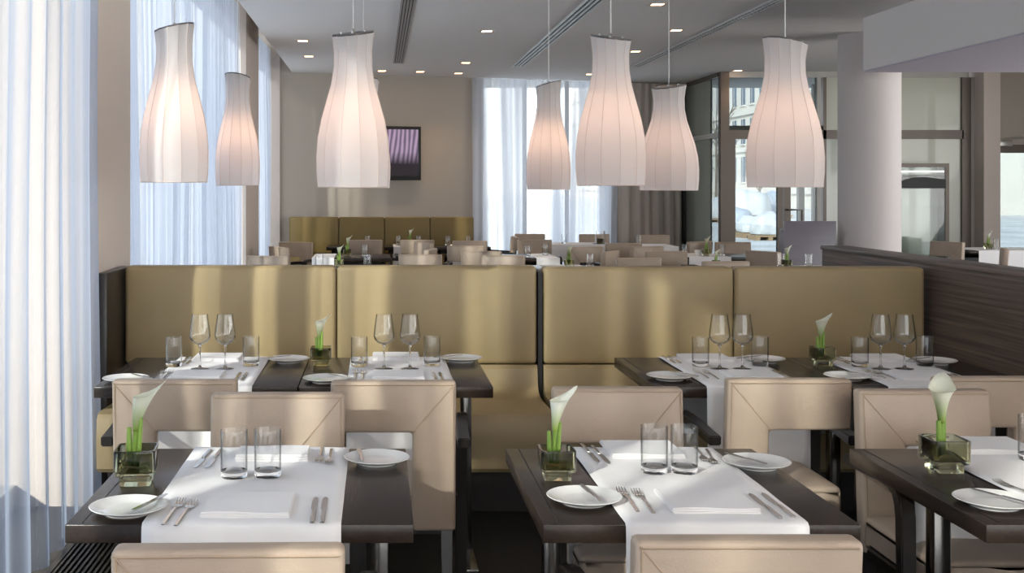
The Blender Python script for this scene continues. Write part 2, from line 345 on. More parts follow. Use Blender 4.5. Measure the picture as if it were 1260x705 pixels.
# wall right of the glazing, with the far door
struct('wall_back', mbox('wb', gx(1199), gx(1219), GY - .25, GY + .15, 0, CZ, smooth=False), M['pilaster'])
struct('wall_back', mbox('wb', gx(1219), 10.0, GY, GY + .15, gz(178), CZ, smooth=False), M['wall'])
d2 = struct('door_2', mbox('stile', gx(1220), gx(1227.5), GY, GY + .1, 0, gz(178), smooth=False), M['mullion'])
link('head_rail', mbox('rail', gx(1227.5), 9.35, GY, GY + .1, gz(188), gz(178), smooth=False), M['mullion'], d2)
link('stile', mbox('stile', 9.35, 9.45, GY, GY + .1, 0, gz(178), smooth=False), M['mullion'], d2)
link('pane', mbox('pane', gx(1227.5), 9.35, GY + .04, GY + .05, 0, gz(188), smooth=False), M['pane_tint'], d2)
link('door_closer', mbox('closer', gx(1221), gx(1243), GY - .07, GY, gz(180), gz(174), bevel=.006), M['closer'], d2)
link('closer_arm', mtube('arm', [(gx(1224), GY - .05, gz(173)), (gx(1250), GY - .05, gz(170)), (9.1, GY - .03, gz(170))], .012), M['closer'], d2)
struct('wall_back', mbox('wb', 9.45, 10.0, GY, GY + .15, 0, gz(178), smooth=False), M['wall'])
# ceiling bulkhead and round column
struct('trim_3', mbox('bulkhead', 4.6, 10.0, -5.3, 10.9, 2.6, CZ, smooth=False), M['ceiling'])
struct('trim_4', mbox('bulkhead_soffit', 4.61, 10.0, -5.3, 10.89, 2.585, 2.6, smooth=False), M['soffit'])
cm = mlathe('column', [(0, 0), (.31, 0), (.31, CZ), (0, CZ)], 64); tag(link('column', cm, M['column'], None, (XY(1069.5, 12.1), 12.1, 0)), 'thick round white plaster column behind the wood partition', 'column')
# floor convector grille beside the long curtain
g = link('floor_grille', None); g.location = (-.955, 1.0, 0)
tag(g, 'black slatted floor convector grille running below the long left curtain', 'grille')
bm = bmesh.new()
for k in range(26): box(bm, -.30 + .0225 * k, -.29 + .0225 * k, -4.5, 4.2, .002, .014)
o = link('slats', finish(bm, 'slats'), M['grille'], g); o['kind'] = 'stuff'
bm = bmesh.new(); box(bm, -.33, -.305, -4.55, 4.25, 0, .016); box(bm, .285, .31, -4.55, 4.25, 0, .016); box(bm, -.305, .285, 4.2, 4.25, 0, .016)
link('frame', finish(bm, 'frame'), M['grille'], g)

# ------------------------------------------------------------------ curtains
def curtain(name, pts, z0, z1, material, amp, wl_, seed, label, nz=14, tilt=.012):
    """a pleated sheer along the plan path pts"""
    rnd = random.Random(seed); a, b_ = Vector(pts[0]), Vector(pts[1]); d = b_ - a; L = d.length; t = d.normalized(); nn = Vector((-t.y, t.x))
    N = int(L / wl_ * 12); ph = []; p = 0; amps = []
    s = 0; cur = rnd.uniform(.7, 1.3); A = rnd.uniform(.6, 1.3)
    vals = []
    for i in range(N + 1):
        vals.append((p, A))
        p += 2 * math.pi / 12 / cur
        if int(p / (2 * math.pi)) > s:
            s += 1; cur = rnd.uniform(.6, 1.5); A = A * .4 + .6 * rnd.uniform(.5, 1.4)
    bm = bmesh.new(); rows = []
    for j in range(nz + 1):
        f = j / nz; z = z1 + (z0 - z1) * f; row = []
        for i, (p, A) in enumerate(vals):
            u = i / N; flare = .55 + .45 * f
            off = amp * A * flare * (math.sin(p) + .35 * math.sin(2.1 * p + 1 + .8 * f)) + .01 * math.sin(5 * f + i * .02)
            q = a + t * (u * L + .3 * amp * math.cos(p) + tilt * math.sin(3 * f + .11 * i)) + nn * off
            row.append(bm.verts.new((q.x, q.y, z)))
        rows.append(row)
    for r0, r1 in zip(rows, rows[1:]):
        for i in range(N): bm.faces.new((r0[i], r0[i + 1], r1[i + 1], r1[i]))
    o = link(name, finish(bm, name, 'all'), material); return tag(o, label, 'curtain')
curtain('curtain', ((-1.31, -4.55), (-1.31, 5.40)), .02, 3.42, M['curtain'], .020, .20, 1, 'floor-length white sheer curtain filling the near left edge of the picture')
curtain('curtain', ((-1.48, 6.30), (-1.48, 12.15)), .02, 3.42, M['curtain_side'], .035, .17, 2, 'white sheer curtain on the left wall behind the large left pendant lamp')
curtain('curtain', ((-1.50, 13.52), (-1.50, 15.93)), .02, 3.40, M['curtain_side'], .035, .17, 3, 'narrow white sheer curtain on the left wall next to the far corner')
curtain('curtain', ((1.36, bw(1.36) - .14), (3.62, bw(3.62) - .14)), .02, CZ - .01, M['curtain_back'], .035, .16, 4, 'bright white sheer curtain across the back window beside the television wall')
curtain('curtain', ((3.63, bw(3.63) - .14), (4.66, bw(4.66) - .14)), .02, CZ - .01, M['sheer_dim'], .030, .20, 6, 'dim-toned sheer curtain end between the bright back curtain and the black corner post')

# ------------------------------------------------------------------ wood partition on the right
pt = link('partition', None); pt.location = (2.80, 5.0, 0)
tag(pt, 'dark grey-brown wood-veneer low partition wall right of the olive banquette', 'partition')
link('panel', mbox('panel', 0, .16, -2.2, 2.25, 0, 1.105, smooth=False), M['panel_wood'], pt)
link('cap', mbox('cap', -.008, .168, -2.2, 2.258, 1.105, 1.13, bevel=.003), M['panel_wood'], pt)

# ------------------------------------------------------------------ banquettes
def cushion(name, x0, x1, y0, y1, z0, z1, r=.03, seg=4, bulge=.012):
    bm = bmesh.new(); box(bm, x0, x1, y0, y1, z0, z1)
    bmesh.ops.subdivide_edges(bm, edges=bm.edges[:], cuts=5, use_grid_fill=True)
    cx, cz = (x0 + x1) / 2, (z0 + z1) / 2; hx, hz_ = (x1 - x0) / 2, (z1 - z0) / 2
    for v in bm.verts:
        if v.co.y < (y0 + y1) / 2:
            fx = abs(v.co.x - cx) / hx; fz = abs(v.co.z - cz) / hz_
            v.co.y -= bulge * (1 - fx ** 4) * (1 - fz ** 4)
    es = [e for e in bm.edges if e.is_manifold and e.calc_face_angle() > R(50)]
    bmesh.ops.bevel(bm, geom=es, offset=r, segments=seg, affect='EDGES', profile=.5)
    return finish(bm, name, 'all')
def banquette(x0, x1, xs, yf, ztop, material, label, seam=.606, ends=False, zs=.47, depth=.58):
    r = link('banquette', None); r.location = ((x0 + x1) / 2, yf, 0); tag(r, label, 'bench'); ox = -(x0 + x1) / 2
    for a, b_ in zip(xs, xs[1:]):
        link('backrest', cushion('backrest', a + ox + .003, b_ + ox - .003, 0, .13, seam, ztop, .022), material, r)
    # seat with its low lumbar roll, one profile swept along the bench
    fy = -depth
    prof = [(fy + .02, .20), (fy, .22), (fy - .006, .34), (fy + .002, .44), (fy + .02, zs - .006), (fy + .06, zs), (-.20, zs - .012), (-.10, zs - .008), (-.05, zs + .01), (-.02, zs + .045), (-.012, seam - .02), (.005, seam - .004), (.10, seam - .004), (.10, .20)]
    bm = bmesh.new(); cuts = [x0] + list(xs[1:-1]) + [x1]
    for a, b_ in zip(cuts, cuts[1:]):
        prism(bm, [(p[0], p[1]) for p in prof], a + ox + .003, b_ + ox - .003, axis='x')
    link('seat', finish(bm, 'seat', True), material, r)
    link('plinth', mbox('plinth', x0 + ox + .03, x1 + ox - .03, fy + .10, .10, 0, .20, smooth=False), M['dark_frame'], r)
    link('back_shell', mbox('shell', x0 + ox, x1 + ox, .10, .17, .2, ztop - .02, bevel=.008), material, r)
    if label.endswith('left pair of tables'): link('gap_shade', mbox('gap_shade', x1 + ox + .002, x1 + ox + .023, -.0, .12, .2, ztop - .03, smooth=False), M['black'], r)  # black strip standing in for the shade in the gap between benches
    if ends: link('end_panel', mbox('end', x0 + ox - .055, x0 + ox - .004, -.35, .17, 0, ztop - .01, bevel=.004), M['dark_frame'], r)
    return r
banquette(-1.28, .806, (-1.28, -.209, .806), 5.80, 1.100, M['olive'], 'olive leather banquette bench behind the left pair of tables', ends=True)
banquette(.832, 2.765, (.832, 1.80, 2.765), 5.80, 1.094, M['olive'], 'olive leather banquette bench behind the right pair of tables')
banquette(-1.2, 1.29, (-1.2, -.526, .088, .70, 1.29), 15.45, 1.095, M['olive_dark'], 'darker olive banquette against the far wall under the television', depth=.5)

# ------------------------------------------------------------------ chairs (origin on the floor, sitter faces +Y, back face at y = -.26)
HW = .21
def chair_meshes(side):
    """side -1 : the full-height column of the back is on the -X side"""
    s = side; out = []
    # back : inverted L
    zb, zt, zl = .675, .85, .34; cwid = .145
    pts = [(-HW, zl), (-HW + cwid, zl), (-HW + cwid, zb), (HW, zb), (HW, zt), (-HW, zt)]
    if s > 0: pts = [(-x, z) for x, z in pts][::-1]
    bm = bmesh.new(); prism(bm, pts, -.255, -.195, axis='y', bevel=.013, seg=3)
    for v in bm.verts: v.co.y -= .035 * max(0, (v.co.z - .45)) / .4
    out.append(('backrest', finish(bm, 'backrest', True), M['leather'], None, (0, 0, 0)))
    # piping and the mitre seam
    def yy(z, f): return (-.257 if f < 0 else -.194) - .035 * max(0, z - .45) / .4
    bm = bmesh.new()
    for f in (-1, 1):
        tube(bm, [(s * (HW - .006), yy(zt - .008, f), zt - .008), (s * (HW - cwid), yy(zb, f), zb + .004)], .0016, 5)
        tube(bm, [(-HW + .012, yy(zt - .011, f), zt - .011), (HW - .012, yy(zt - .011, f), zt - .011)], .0022, 5)
        tube(bm, [(s * (HW - .011), yy(z, f), z) for z in (zl + .02, .5, .7, zt - .012)], .0022, 5)
    out.append(('seam', finish(bm, 'seam', True), M['leather_seam'], 0, (0, 0, 0)))
    # seat cushion with crowned top
    bm = bmesh.new(); box(bm, -HW, HW, -.20, .25, .355, .465)
    bmesh.ops.subdivide_edges(bm, edges=bm.edges[:], cuts=5, use_grid_fill=True)
    for v in bm.verts:
        if v.co.z > .46:
            v.co.z += .016 * (1 - (v.co.x / HW) ** 4) * (1 - ((v.co.y - .025) / .225) ** 4)
    es = [e for e in bm.edges if e.is_manifold and e.calc_face_angle() > R(50)]
    bmesh.ops.bevel(bm, geom=es, offset=.02, segments=3, affect='EDGES', profile=.5)
    out.append(('seat', finish(bm, 'seat', 'all'), M['leather'], None, (0, 0, 0)))
    # arms : flat bar bending down into the front leg
    for a in (-1, 1):
        bm = bmesh.new(); path = [(-.235, .632), (-.10, .640), (.04, .650), (.12, .650), (.165, .640), (.19, .612), (.20, .57), (.205, .40), (.212, .20), (.218, .0)]
        th = [.017, .017, .017, .018, .02, .022, .022, .02, .019, .018]
        xi = [.008, .012, .02, .026, .029, .03, .03, .03, .03, .03]; rings = []
        for i, (y, z) in enumerate(path):
            p0 = Vector(path[max(0, i - 1)]); p1 = Vector(path[min(len(path) - 1, i + 1)]); t = (p1 - p0).normalized(); nrm = Vector((-t.y, t.x)); c = Vector((y, z))
            q0 = c + nrm * th[i]; q1 = c - nrm * th[i]
            if i == len(path) - 1: q0.y = q1.y = 0
            xa = a * (HW + xi[i]); xb = a * (HW + xi[i] + .042)
            rings.append([bm.verts.new((xa, q0.x, q0.y)), bm.verts.new((xb, q0.x, q0.y)), bm.verts.new((xb, q1.x, q1.y)), bm.verts.new((xa, q1.x, q1.y))])
        fs = [bm.faces.new(rings[0]), bm.faces.new(rings[-1])]
        for r0, r1 in zip(rings, rings[1:]):
            for k in range(4): fs.append(bm.faces.new((r0[k], r0[(k + 1) % 4], r1[(k + 1) % 4], r1[k])))
        bmesh.ops.recalc_face_normals(bm, faces=fs)
        es = [e for e in bm.edges if e.calc_face_angle(0) > R(60)]
        bmesh.ops.bevel(bm, geom=es, offset=.004, segments=2, affect='EDGES')
        out.append(('armrest', finish(bm, 'armrest', True), M['dark_frame'], None, (0, 0, 0)))
    for a in (-1, 1):
        bm = bmesh.new(); c = a * (HW - .03)
        v = []
        for (z, y, h) in ((0, -.285, .015), (.355, -.225, .019)):
            v.append([bm.verts.new((c + dx * h, y + dy * h, z)) for dx, dy in ((-1, -1), (1, -1), (1, 1), (-1, 1))])
        bm.faces.new(v[0][::-1]); bm.faces.new(v[1])
        for k in range(4): bm.faces.new((v[0][k], v[0][(k + 1) % 4], v[1][(k + 1) % 4], v[1][k]))
        out.append(('leg', finish(bm, 'leg'), M['dark_frame'], None, (0, 0, 0)))
    bm = bmesh.new(); box(bm, -HW - .035, HW + .035, .15, .20, .325, .355); box(bm, -HW + .01, HW - .01, -.235, .16, .325, .356)
    out.append(('seat_frame', finish(bm, 'seat_frame'), M['dark_frame'], None, (0, 0, 0)))
    return out
PROTO['armchair_l'] = chair_meshes(-1); PROTO['armchair_r'] = chair_meshes(1)
def chair(cx, yback, facing, col, label, group, rz=0.):
    """yback: Y of the outer back face for chairs facing away (facing=+1), of the inner face for those facing the lens; col: side of the column in the picture"""
    s = col if facing > 0 else -col
    kind = 'armchair_l' if s < 0 else 'armchair_r'
    a = (0 if facing > 0 else math.pi) + rz
    cy = yback + .285 * facing if facing > 0 else yback - .225
    return spawn(kind, (cx, cy, 0), label, 'chair', group, rz=a, name='armchair')
G1 = 'armchairs round the front tables'
chair(-.275, 2.06, 1, -1, 'beige leather armchair nearest the lens, its back cut by the lower left edge', G1, R(1.2))
chair(.683, 2.11, 1, -1, 'beige leather armchair nearest the lens, its back against the front middle table', G1)
chair(-.315, 3.60, -1, 1, 'beige armchair across the front left table, its back behind the two tumblers', G1)
chair(.775, 3.70, -1, 1, 'beige armchair across the front middle table, right of the calla lily vase', G1)
chair(1.745, 3.66, -1, -1, 'beige armchair across the front right table with seat and bent black armrest showing', G1)
G2 = 'armchairs in front of the banquette tables'
chair(-.680, 3.86, 1, -1, 'beige armchair at the leftmost banquette table behind the front left calla lily', G2, R(-1))
chair(.052, 3.84, 1, 1, 'beige armchair at the second banquette table, column of its back lit on the right', G2)
chair(1.392, 3.88, 1, -1, 'beige armchair at the third banquette table with white cloth seen through its back', G2)
chair(2.115, 3.92, 1, 1, 'beige armchair at the fourth banquette table by the wood partition, cut by the edge', G2)

# ------------------------------------------------------------------ tables
TH = .745
def table(x0, x1, y0, y1, label, group, plain=False):
    cx, cy = (x0 + x1) / 2, (y0 + y1) / 2; hx, hy = (x1 - x0) / 2, (y1 - y0) / 2
    t = link('dining_table', None); t.location = (cx, cy, 0); tag(t, label, 'table', group)
    link('tabletop', mbox('tabletop', -hx, hx, -hy, hy, TH - .042, TH, bevel=.003), M['dark_wood'], t)
    if not plain:
        link('edge_inlay', mbox('inlay', -hx + .035, -hx + .038, -hy + .01, hy - .01, TH - .001, TH + .0006, smooth=False), M['black'], t)
    for s in (-1, 1):
        link('leg', mbox('leg', s * (hx - .075) - .022, s * (hx - .075) + .022, -.025, .025, .02, TH - .042, bevel=.004), M['chrome'], t)
        link('foot', mbox('foot', s * (hx - .075) - .03, s * (hx - .075) + .03, -hy + .1, hy - .1, 0, .022, bevel=.004), M['chrome'], t)
    link('crossbar', mbox('crossbar', -hx + .08, hx - .08, -.02, .02, TH - .10, TH - .042, smooth=False), M['dark_frame'], t)
    return t
GT1 = 'front tables'; GT2 = 'banquette tables'
T = {1: (-.700, .080, 2.57, 3.32), 2: (.369, 1.080, 2.57, 3.32), 3: (1.360, 2.080, 2.57, 3.32),
     4: (-1.073, -.303, 4.34, 5.09), 5: (-.300, .4355, 4.34, 5.09), 6: (1.046, 1.788, 4.34, 5.09), 7: (1.791, 2.530, 4.34, 5.09)}
TN = {1: 'front left table', 2: 'front middle table', 3: 'front right table', 4: 'leftmost banquette table', 5: 'second banquette table', 6: 'third banquette table', 7: 'fourth banquette table'}
TL = {1: 'dark wood table at lower left with white runner and two tumblers', 2: 'dark wood table at lower centre with white runner and calla lily on its corner',
      3: 'dark wood table cut by the right edge of the picture', 4: 'dark wood table before the banquette beside the left curtain',
      5: 'dark wood table before the banquette, second from the left curtain', 6: 'dark wood table before the right banquette, its left corner free',
      7: 'dark wood table before the right banquette, next to the wood partition'}
for k, v in T.items(): table(*v, TL[k], GT1 if k < 4 else GT2)
RUN = {1: (-.527, -.082), 2: (.553, .962), 3: (1.557, 1.98), 4: (-.872, -.475), 5: (-.119, .292), 6: (1.240, 1.628), 7: (1.925, 2.322)}
def runner(k, drop=.34):
    x0, x1 = RUN[k]; tx0, tx1, y0, y1 = T[k]; rnd = random.Random(k)
    path = [(y0 - .012, TH - drop), (y0 - .012, TH - drop * .66), (y0 - .010, TH - drop * .33), (y0 - .008, TH - .03), (y0 - .006, TH - .004), (y0 + .002, TH + .002), (y0 + .02, TH + .0025)]
    path += [(y0 + (y1 - y0) * f, TH + .0025) for f in (.1, .25, .4, .55, .7, .85, .95)]
    path += [(y1 - .002, TH + .002), (y1 + .006, TH - .004), (y1 + .008, TH - .03), (y1 + .010, TH - drop * .33), (y1 + .012, TH - drop)]
    bm = bmesh.new(); N = 14; rows = []
    for y, z in path:
        row = []
        for i in range(N + 1):
            u = i / N; x = x0 + (x1 - x0) * u; dy = 0
            if z < TH - .02: dy = (.006 * math.sin(u * 9 + k) - .004) * (TH - z) / drop; dy = dy if y < (y0 + y1) / 2 else -dy
            zz = z + (.0008 * (1 + math.sin(u * 17 + y * 23)) if z > TH else 0)
            row.append(bm.verts.new((x, y + dy - (0.0), zz)))
        rows.append(row)
    for r0, r1 in zip(rows, rows[1:]):
        for i in range(N): bm.faces.new((r0[i], r1[i], r1[i + 1], r0[i + 1]))
    bmesh.ops.recalc_face_normals(bm, faces=bm.faces[:])
    bmesh.ops.solidify(bm, geom=bm.faces[:], thickness=-.0014)
    bmesh.ops.recalc_face_normals(bm, faces=bm.faces[:])
    o = link('table_runner', finish(bm, 'runner', 'all'), M['linen'])
    tag(o, 'white linen runner over the ' + TN[k], 'tablecloth', 'white runners on the laid tables')
for k in T: runner(k)

# ------------------------------------------------------------------ tableware prototypes
PROTO['side_plate'] = [('side_plate', mlathe('plate', [(0, .004), (.045, .004), (.050, .0), (.054, .0), (.056, .004), (.070, .0085), (.088, .0155), (.090, .0175), (.088, .0185), (.070, .0120), (.058, .0085), (.050, .0075), (0, .0075)], 48), M['china'])]
PROTO['side_plate'] = [(a, b_, c, None, (0, 0, 0)) for a, b_, c in PROTO['side_plate']]
# tumbler: thick-bottomed straight glass
PROTO['tumbler'] = [('wall', mlathe('tumbler', [(.0346, .0185), (.0350, .121), (.0346, .1228), (.0341, .121), (.0337, .0185)], 40, close=True), M['thin_glass'], None, (0, 0, 0)),
    ('base', mlathe('base', [(0, 0), (.029, 0), (.0325, .002), (.0345, .008), (.0346, .0185), (.031, .0170), (.018, .0145), (0, .014)], 40), M['glass'], None, (0, 0, 0))]
PROTO['wine_glass'] = [
    ('bowl', mlathe('bowl', [(0, .100), (.010, .101), (.026, .108), (.038, .120), (.0435, .134), (.0425, .150), (.0385, .180), (.0340, .212), (.0325, .2255), (.0318, .2255), (.0330, .211), (.0374, .180), (.0412, .150), (.0420, .1345), (.0368, .1215), (.025, .1105), (.010, .1045), (0, .104)], 40), M['thin_glass'], None, (0, 0, 0)),
    ('stem', mlathe('stem', [(0, .0995), (.009, .0995), (.0048, .092), (.0036, .080), (.0034, .04), (.0044, .015), (.0085, .0062), (0, .0062)], 20), M['glass'], None, (0, 0, 0)),
    ('foot', mlathe('foot', [(0, .006), (.009, .006), (.024, .0032), (.0365, .0018), (.038, .0009), (.0365, 0), (0, 0)], 40), M['glass'], None, (0, 0, 0))]
def fork_parts():
    bm = bmesh.new()
    prism(bm, [(-.0042, -.10), (.0042, -.10), (.0036, -.02), (.0026, .020), (-.0026, .020), (-.0036, -.02)], .0, .0030, bevel=.0007, seg=1)
    for v in bm.verts: v.co.z += .004 * math.sin(max(0, min(1, (v.co.y + .1) / .12)) * math.pi * .5)
    h = finish(bm, 'handle', True); bm = bmesh.new()
    rows = [(.019, .0026, .0042), (.030, .006, .0034), (.040, .0105, .002), (.050, .0118, .0014), (.056, .0118, .0018)]
    rs = [[bm.verts.new((-x, y, z)), bm.verts.new((x, y, z)), bm.verts.new((x, y, z + .002)), bm.verts.new((-x, y, z + .002))] for y, x, z in rows]
    bm.faces.new(rs[0]); bm.faces.new(rs[-1])
    for a, b_ in zip(rs, rs[1:]):
        for k in range(4): bm.faces.new((a[k], a[(k + 1) % 4], b_[(k + 1) % 4], b_[k]))
    for k in range(4):
        x = -.0098 + k * .00653
        tube(bm, [(x, .055, .003), (x, .070, .0035), (x, .083, .0055), (x * .97, .093, .0090)], [.0019, .0017, .0014, .0008], 6)
    bmesh.ops.recalc_face_normals(bm, faces=bm.faces[:])
    return h, finish(bm, 'tines', True)
h, t_ = fork_parts()
PROTO['fork'] = [('handle', h, M['steel'], None, (0, 0, 0)), ('tines', t_, M['steel'], None, (0, 0, 0))]
bm = bmesh.new(); prism(bm, [(-.0055, -.105), (.0055, -.105), (.0050, -.01), (-.0050, -.01)], 0, .0055, bevel=.0012, seg=1); h = finish(bm, 'handle', True)
bm = bmesh.new(); prism(bm, [(-.0050, -.011), (.0045, -.011), (.0048, .08), (.0030, .098), (-.0025, .106), (-.0072, .095), (-.0086, .07), (-.0086, .01)], .0010, .0026); bl = finish(bm, 'blade', True)
PROTO['table_knife'] = [('handle', h, M['steel'], None, (0, 0, 0)), ('blade', bl, M['steel'], None, (0, 0, 0))]
bm = bmesh.new(); prism(bm, [(-.0050, -.075), (.0050, -.075), (.0045, -.005), (-.0045, -.005)], 0, .0045, bevel=.001, seg=1); h = finish(bm, 'handle', True)
bm = bmesh.new(); prism(bm, [(-.0045, -.006), (.0040, -.006), (.0050, .055), (.0020, .078), (-.0050, .080), (-.0085, .06), (-.0075, .01)], .0010, .0024); bl = finish(bm, 'blade', True)
PROTO['butter_knife'] = [('handle', h, M['steel'], None, (0, 0, 0)), ('blade', bl, M['steel'], None, (0, 0, 0))]
def napkin_mesh(w_, d_, hh=.013):
    bm = bmesh.new(); nl = 3
    for k in range(nl):
        z0 = hh * k / nl; z1 = hh * (k + 1) / nl - .0006; e = .0025 * (k - 1)
        box(bm, -w_ / 2 + abs(e), w_ / 2 - e * .4, -d_ / 2 + .002 * k, d_ / 2 - abs(e), z0, z1)
    es = [e for e in bm.edges]; bmesh.ops.bevel(bm, geom=es, offset=.0015, segments=2, affect='EDGES')
    bmesh.ops.subdivide_edges(bm, edges=[e for e in bm.edges if e.calc_length() > .1], cuts=4, use_grid_fill=True)
    for v in bm.verts: v.co.z += .0022 * math.sin(v.co.x * 30) * math.sin(v.co.y * 25 + 1) * (v.co.z / hh)
    return finish(bm, 'napkin', True)
PROTO['napkin'] = [('napkin', napkin_mesh(.205, .185), M['linen'], None, (0, 0, 0))]
PROTO['napkin_narrow'] = [('napkin', napkin_mesh(.20, .12, .020), M['linen'], None, (0, 0, 0))]
def vase_parts():
    bm = bmesh.new()
    def ring(h, z, r=.25):
        pts = []
        for cx, cy, a0 in ((1, 1, 0), (-1, 1, 90), (-1, -1, 180), (1, -1, 270)):
            for k in range(5):
                a = R(a0 + 22.5 * k); rr = h * r; pts.append((cx * (h - rr) + rr * math.cos(a), cy * (h - rr) + rr * math.sin(a), z))
        return [bm.verts.new(p) for p in pts]
    seq = [(.034, 0), (.035, .004), (.035, .018), (.038, .021), (.0445, .024), (.046, .030), (.0465, .074), (.0465, .079), (.0455, .081), (.042, .081), (.041, .079), (.041, .034), (.038, .030)]
    rs = [ring(h, z) for h, z in seq]; fs = [bm.faces.new(rs[0][::-1]), bm.faces.new(rs[-1])]
    for a, b_ in zip(rs, rs[1:]):
        n_ = len(a)
        for k in range(n_): fs.append(bm.faces.new((a[k], a[(k + 1) % n_], b_[(k + 1) % n_], b_[k])))
    bmesh.ops.recalc_face_normals(bm, faces=fs)
    return finish(bm, 'vase', True)
PROTO['glass_vase'] = [('glass_vase', vase_parts(), M['smoke_glass'], None, (0, 0, 0))]
def calla_parts(hh, lean, seed):
    """hh = height of the flower tip above the vase bottom, lean = sideways offset of the tip"""
    out = []; zt = hh; z0 = hh - .118
    def cx(z): return lean * .55 * max(0, z - .03) ** 1.5 / (hh ** 1.5)
    bm = bmesh.new(); tube(bm, [(cx(z), 0, z) for z in [.035 + (z0 + .006 - .035) * k / 8 for k in range(9)]], [.0060] * 6 + [.0062, .0066, .0075], 10)
    out.append(('stem', finish(bm, 'stem', True), M['stem'], None, (0, 0, 0)))
    # spathe
    def spathe(f0, f1):
        bm = bmesh.new(); N = 28; K = 12; rows = []
        for j in range(K + 1):
            f = f0 + (f1 - f0) * j / K; row = []
            rad = .0070 + .0135 * f + .010 * f ** 3
            for i in range(N):
                a = 2 * math.pi * i / N; tip = max(0, math.cos(a)) ** 3
                lip = f ** 3
                r = rad * (1 + .25 * lip * math.cos(a) + .05 * lip * math.sin(3 * a))
                z = z0 + .094 * f + lip * (.024 * tip - .012 * (1 - math.cos(a)) * .5 - .005 * f ** 4 * (1 - tip))
                x = cx(z) + r * math.cos(a) + lip * tip * .010 * (1 if lean >= 0 else -1) * (1 if lean >= 0 else -1) + lean * .18 * f ** 2
                row.append(bm.verts.new((x, r * math.sin(a), z)))
            rows.append(row)
        for a_, b_ in zip(rows, rows[1:]):
            for i in range(N): bm.faces.new((a_[i], a_[(i + 1) % N], b_[(i + 1) % N], b_[i]))
        return bm
    bm = spathe(.0, 1.0); bmesh.ops.solidify(bm, geom=bm.faces[:], thickness=.0006); out.append(('flower', finish(bm, 'flower', 'all'), M['spathe'], None, (0, 0, 0)))
    bm = bmesh.new(); tube(bm, [(cx(z0 + .01) + lean * .1, 0, z0 + .015), (cx(z0 + .05) + lean * .12, 0, z0 + .052)], [.004, .003], 8)
    out.append(('spadix', finish(bm, 'spadix', True), M['spadix'], None, (0, 0, 0)))
    rnd = random.Random(seed)
    for k, (dx, dy, top, br) in enumerate(((-.012, .004, .125, .007), (.011, -.004, .150, .0058))):
        bm = bmesh.new(); tube(bm, [(dx * .6 + lean * .02, dy, .035), (dx + lean * .05, dy, .08), (dx * 1.2 + lean * .1, dy * 1.4, top)], [br, br, br * .75], 8)
        out.append(('stalk', finish(bm, 'stalk', True), M['stem'], None, (0, 0, 0)))
    return out
PROTO['calla_1'] = calla_parts(.235, .045, 1); PROTO['calla_2'] = calla_parts(.245, .03, 2); PROTO['calla_3'] = calla_parts(.235, .008, 3)

# ------------------------------------------------------------------ laying the tables
SZ = TH + .0045        # on the runner
GP = 'side plates on the laid tables'; GG = 'tumblers on the laid tables'; GW = 'wine glasses on the banquette tables'; GN = 'folded napkins'
GF = 'forks'; GK = 'table knives'; GB = 'butter knives on the side plates'; GV = 'smoky glass vases'; GC = 'calla lilies'
def pxy(px, py, z=TH):          # point on the plane z seen at a pixel of the reference frame
    Y = (1.5 - z) * F / (py - 230.0); return (XY(px, Y), Y)
def plate(px, py, k, where, knife_rot=None, kdx=.03):
    x, y = pxy(px, py, TH + .012); spawn('side_plate', (x, y, TH + .0003), f'white china side plate at the {where} of the {TN[k]}', 'plate', GP)
    if knife_rot is not None:
        spawn('butter_knife', (x + kdx, y + .01, TH + .0190), f'butter knife across the side plate at the {where} of the {TN[k]}', 'knife', GB, rz=R(knife_rot))
def fork(px, py, k, which, rz=0): x, y = pxy(px, py); spawn('fork', (x, y, SZ), f'steel fork, {which} on the {TN[k]}', 'fork', GF, rz=R(rz))
def knife(px, py, k, which, rz=0): x, y = pxy(px, py); spawn('table_knife', (x, y, SZ), f'steel table knife, {which} on the {TN[k]}', 'knife', GK, rz=R(rz))
def napkin(px, py, k, which, narrow=False, rz=0):
    x, y = pxy(px, py); spawn('napkin_narrow' if narrow else 'napkin', (x, y, SZ - .0005), f'folded white napkin at the {which} place of the {TN[k]}', 'napkin', GN, rz=R(rz), name='napkin')
def tumbler(px, py, k, which): x, y = pxy(px, py); spawn('tumbler', (x, y, SZ - .0006), f'clear tumbler, {which} on the {TN[k]}', 'glass', GG)
def wine(px, py, k, which): x, y = pxy(px, py); spawn('wine_glass', (x, y, SZ - .0006), f'clear stemmed wine glass, {which} on the {TN[k]}', 'glass', GW)
def vase(px, py, k, c, rz=0, vr=0, sc=1., edge=''):
    x, y = pxy(px, py); spawn('glass_vase', (x, y, TH + .0003), f'square smoky olive glass vase {edge}on the {TN[k]}', 'vase', GV, rz=R(vr), scale=sc)
    spawn(c, (x - .008, y, TH + .0003), f'white calla lily standing in the vase {edge}on the {TN[k]}', 'flower', GC, rz=R(rz), name='calla_lily', scale=sc)
# table 1
plate(158, 624, 1, 'left front corner', -20, .048); plate(464, 564, 1, 'right back corner', 4, -.045)
fork(213, 633, 1, 'left of the near pair', -3); fork(228, 634, 1, 'right of the near pair', -3)
knife(387, 630, 1, 'left of the near pair', 0); knife(399, 630, 1, 'right of the near pair', 0)
knife(249, 567, 1, 'left of the far pair', 180 - 4); knife(263, 567, 1, 'right of the far pair', 180 - 4)
fork(394, 563, 1, 'left of the far pair', 180); fork(406, 565, 1, 'right of the far pair', 180)
napkin(306, 626, 1, 'near'); napkin(336, 564, 1, 'far', True)
tumbler(288, 589, 1, 'the left of two'); tumbler(329.5, 588, 1, 'the right of two')
vase(168, 594, 1, 'calla_1', 8, 4, 1.12)
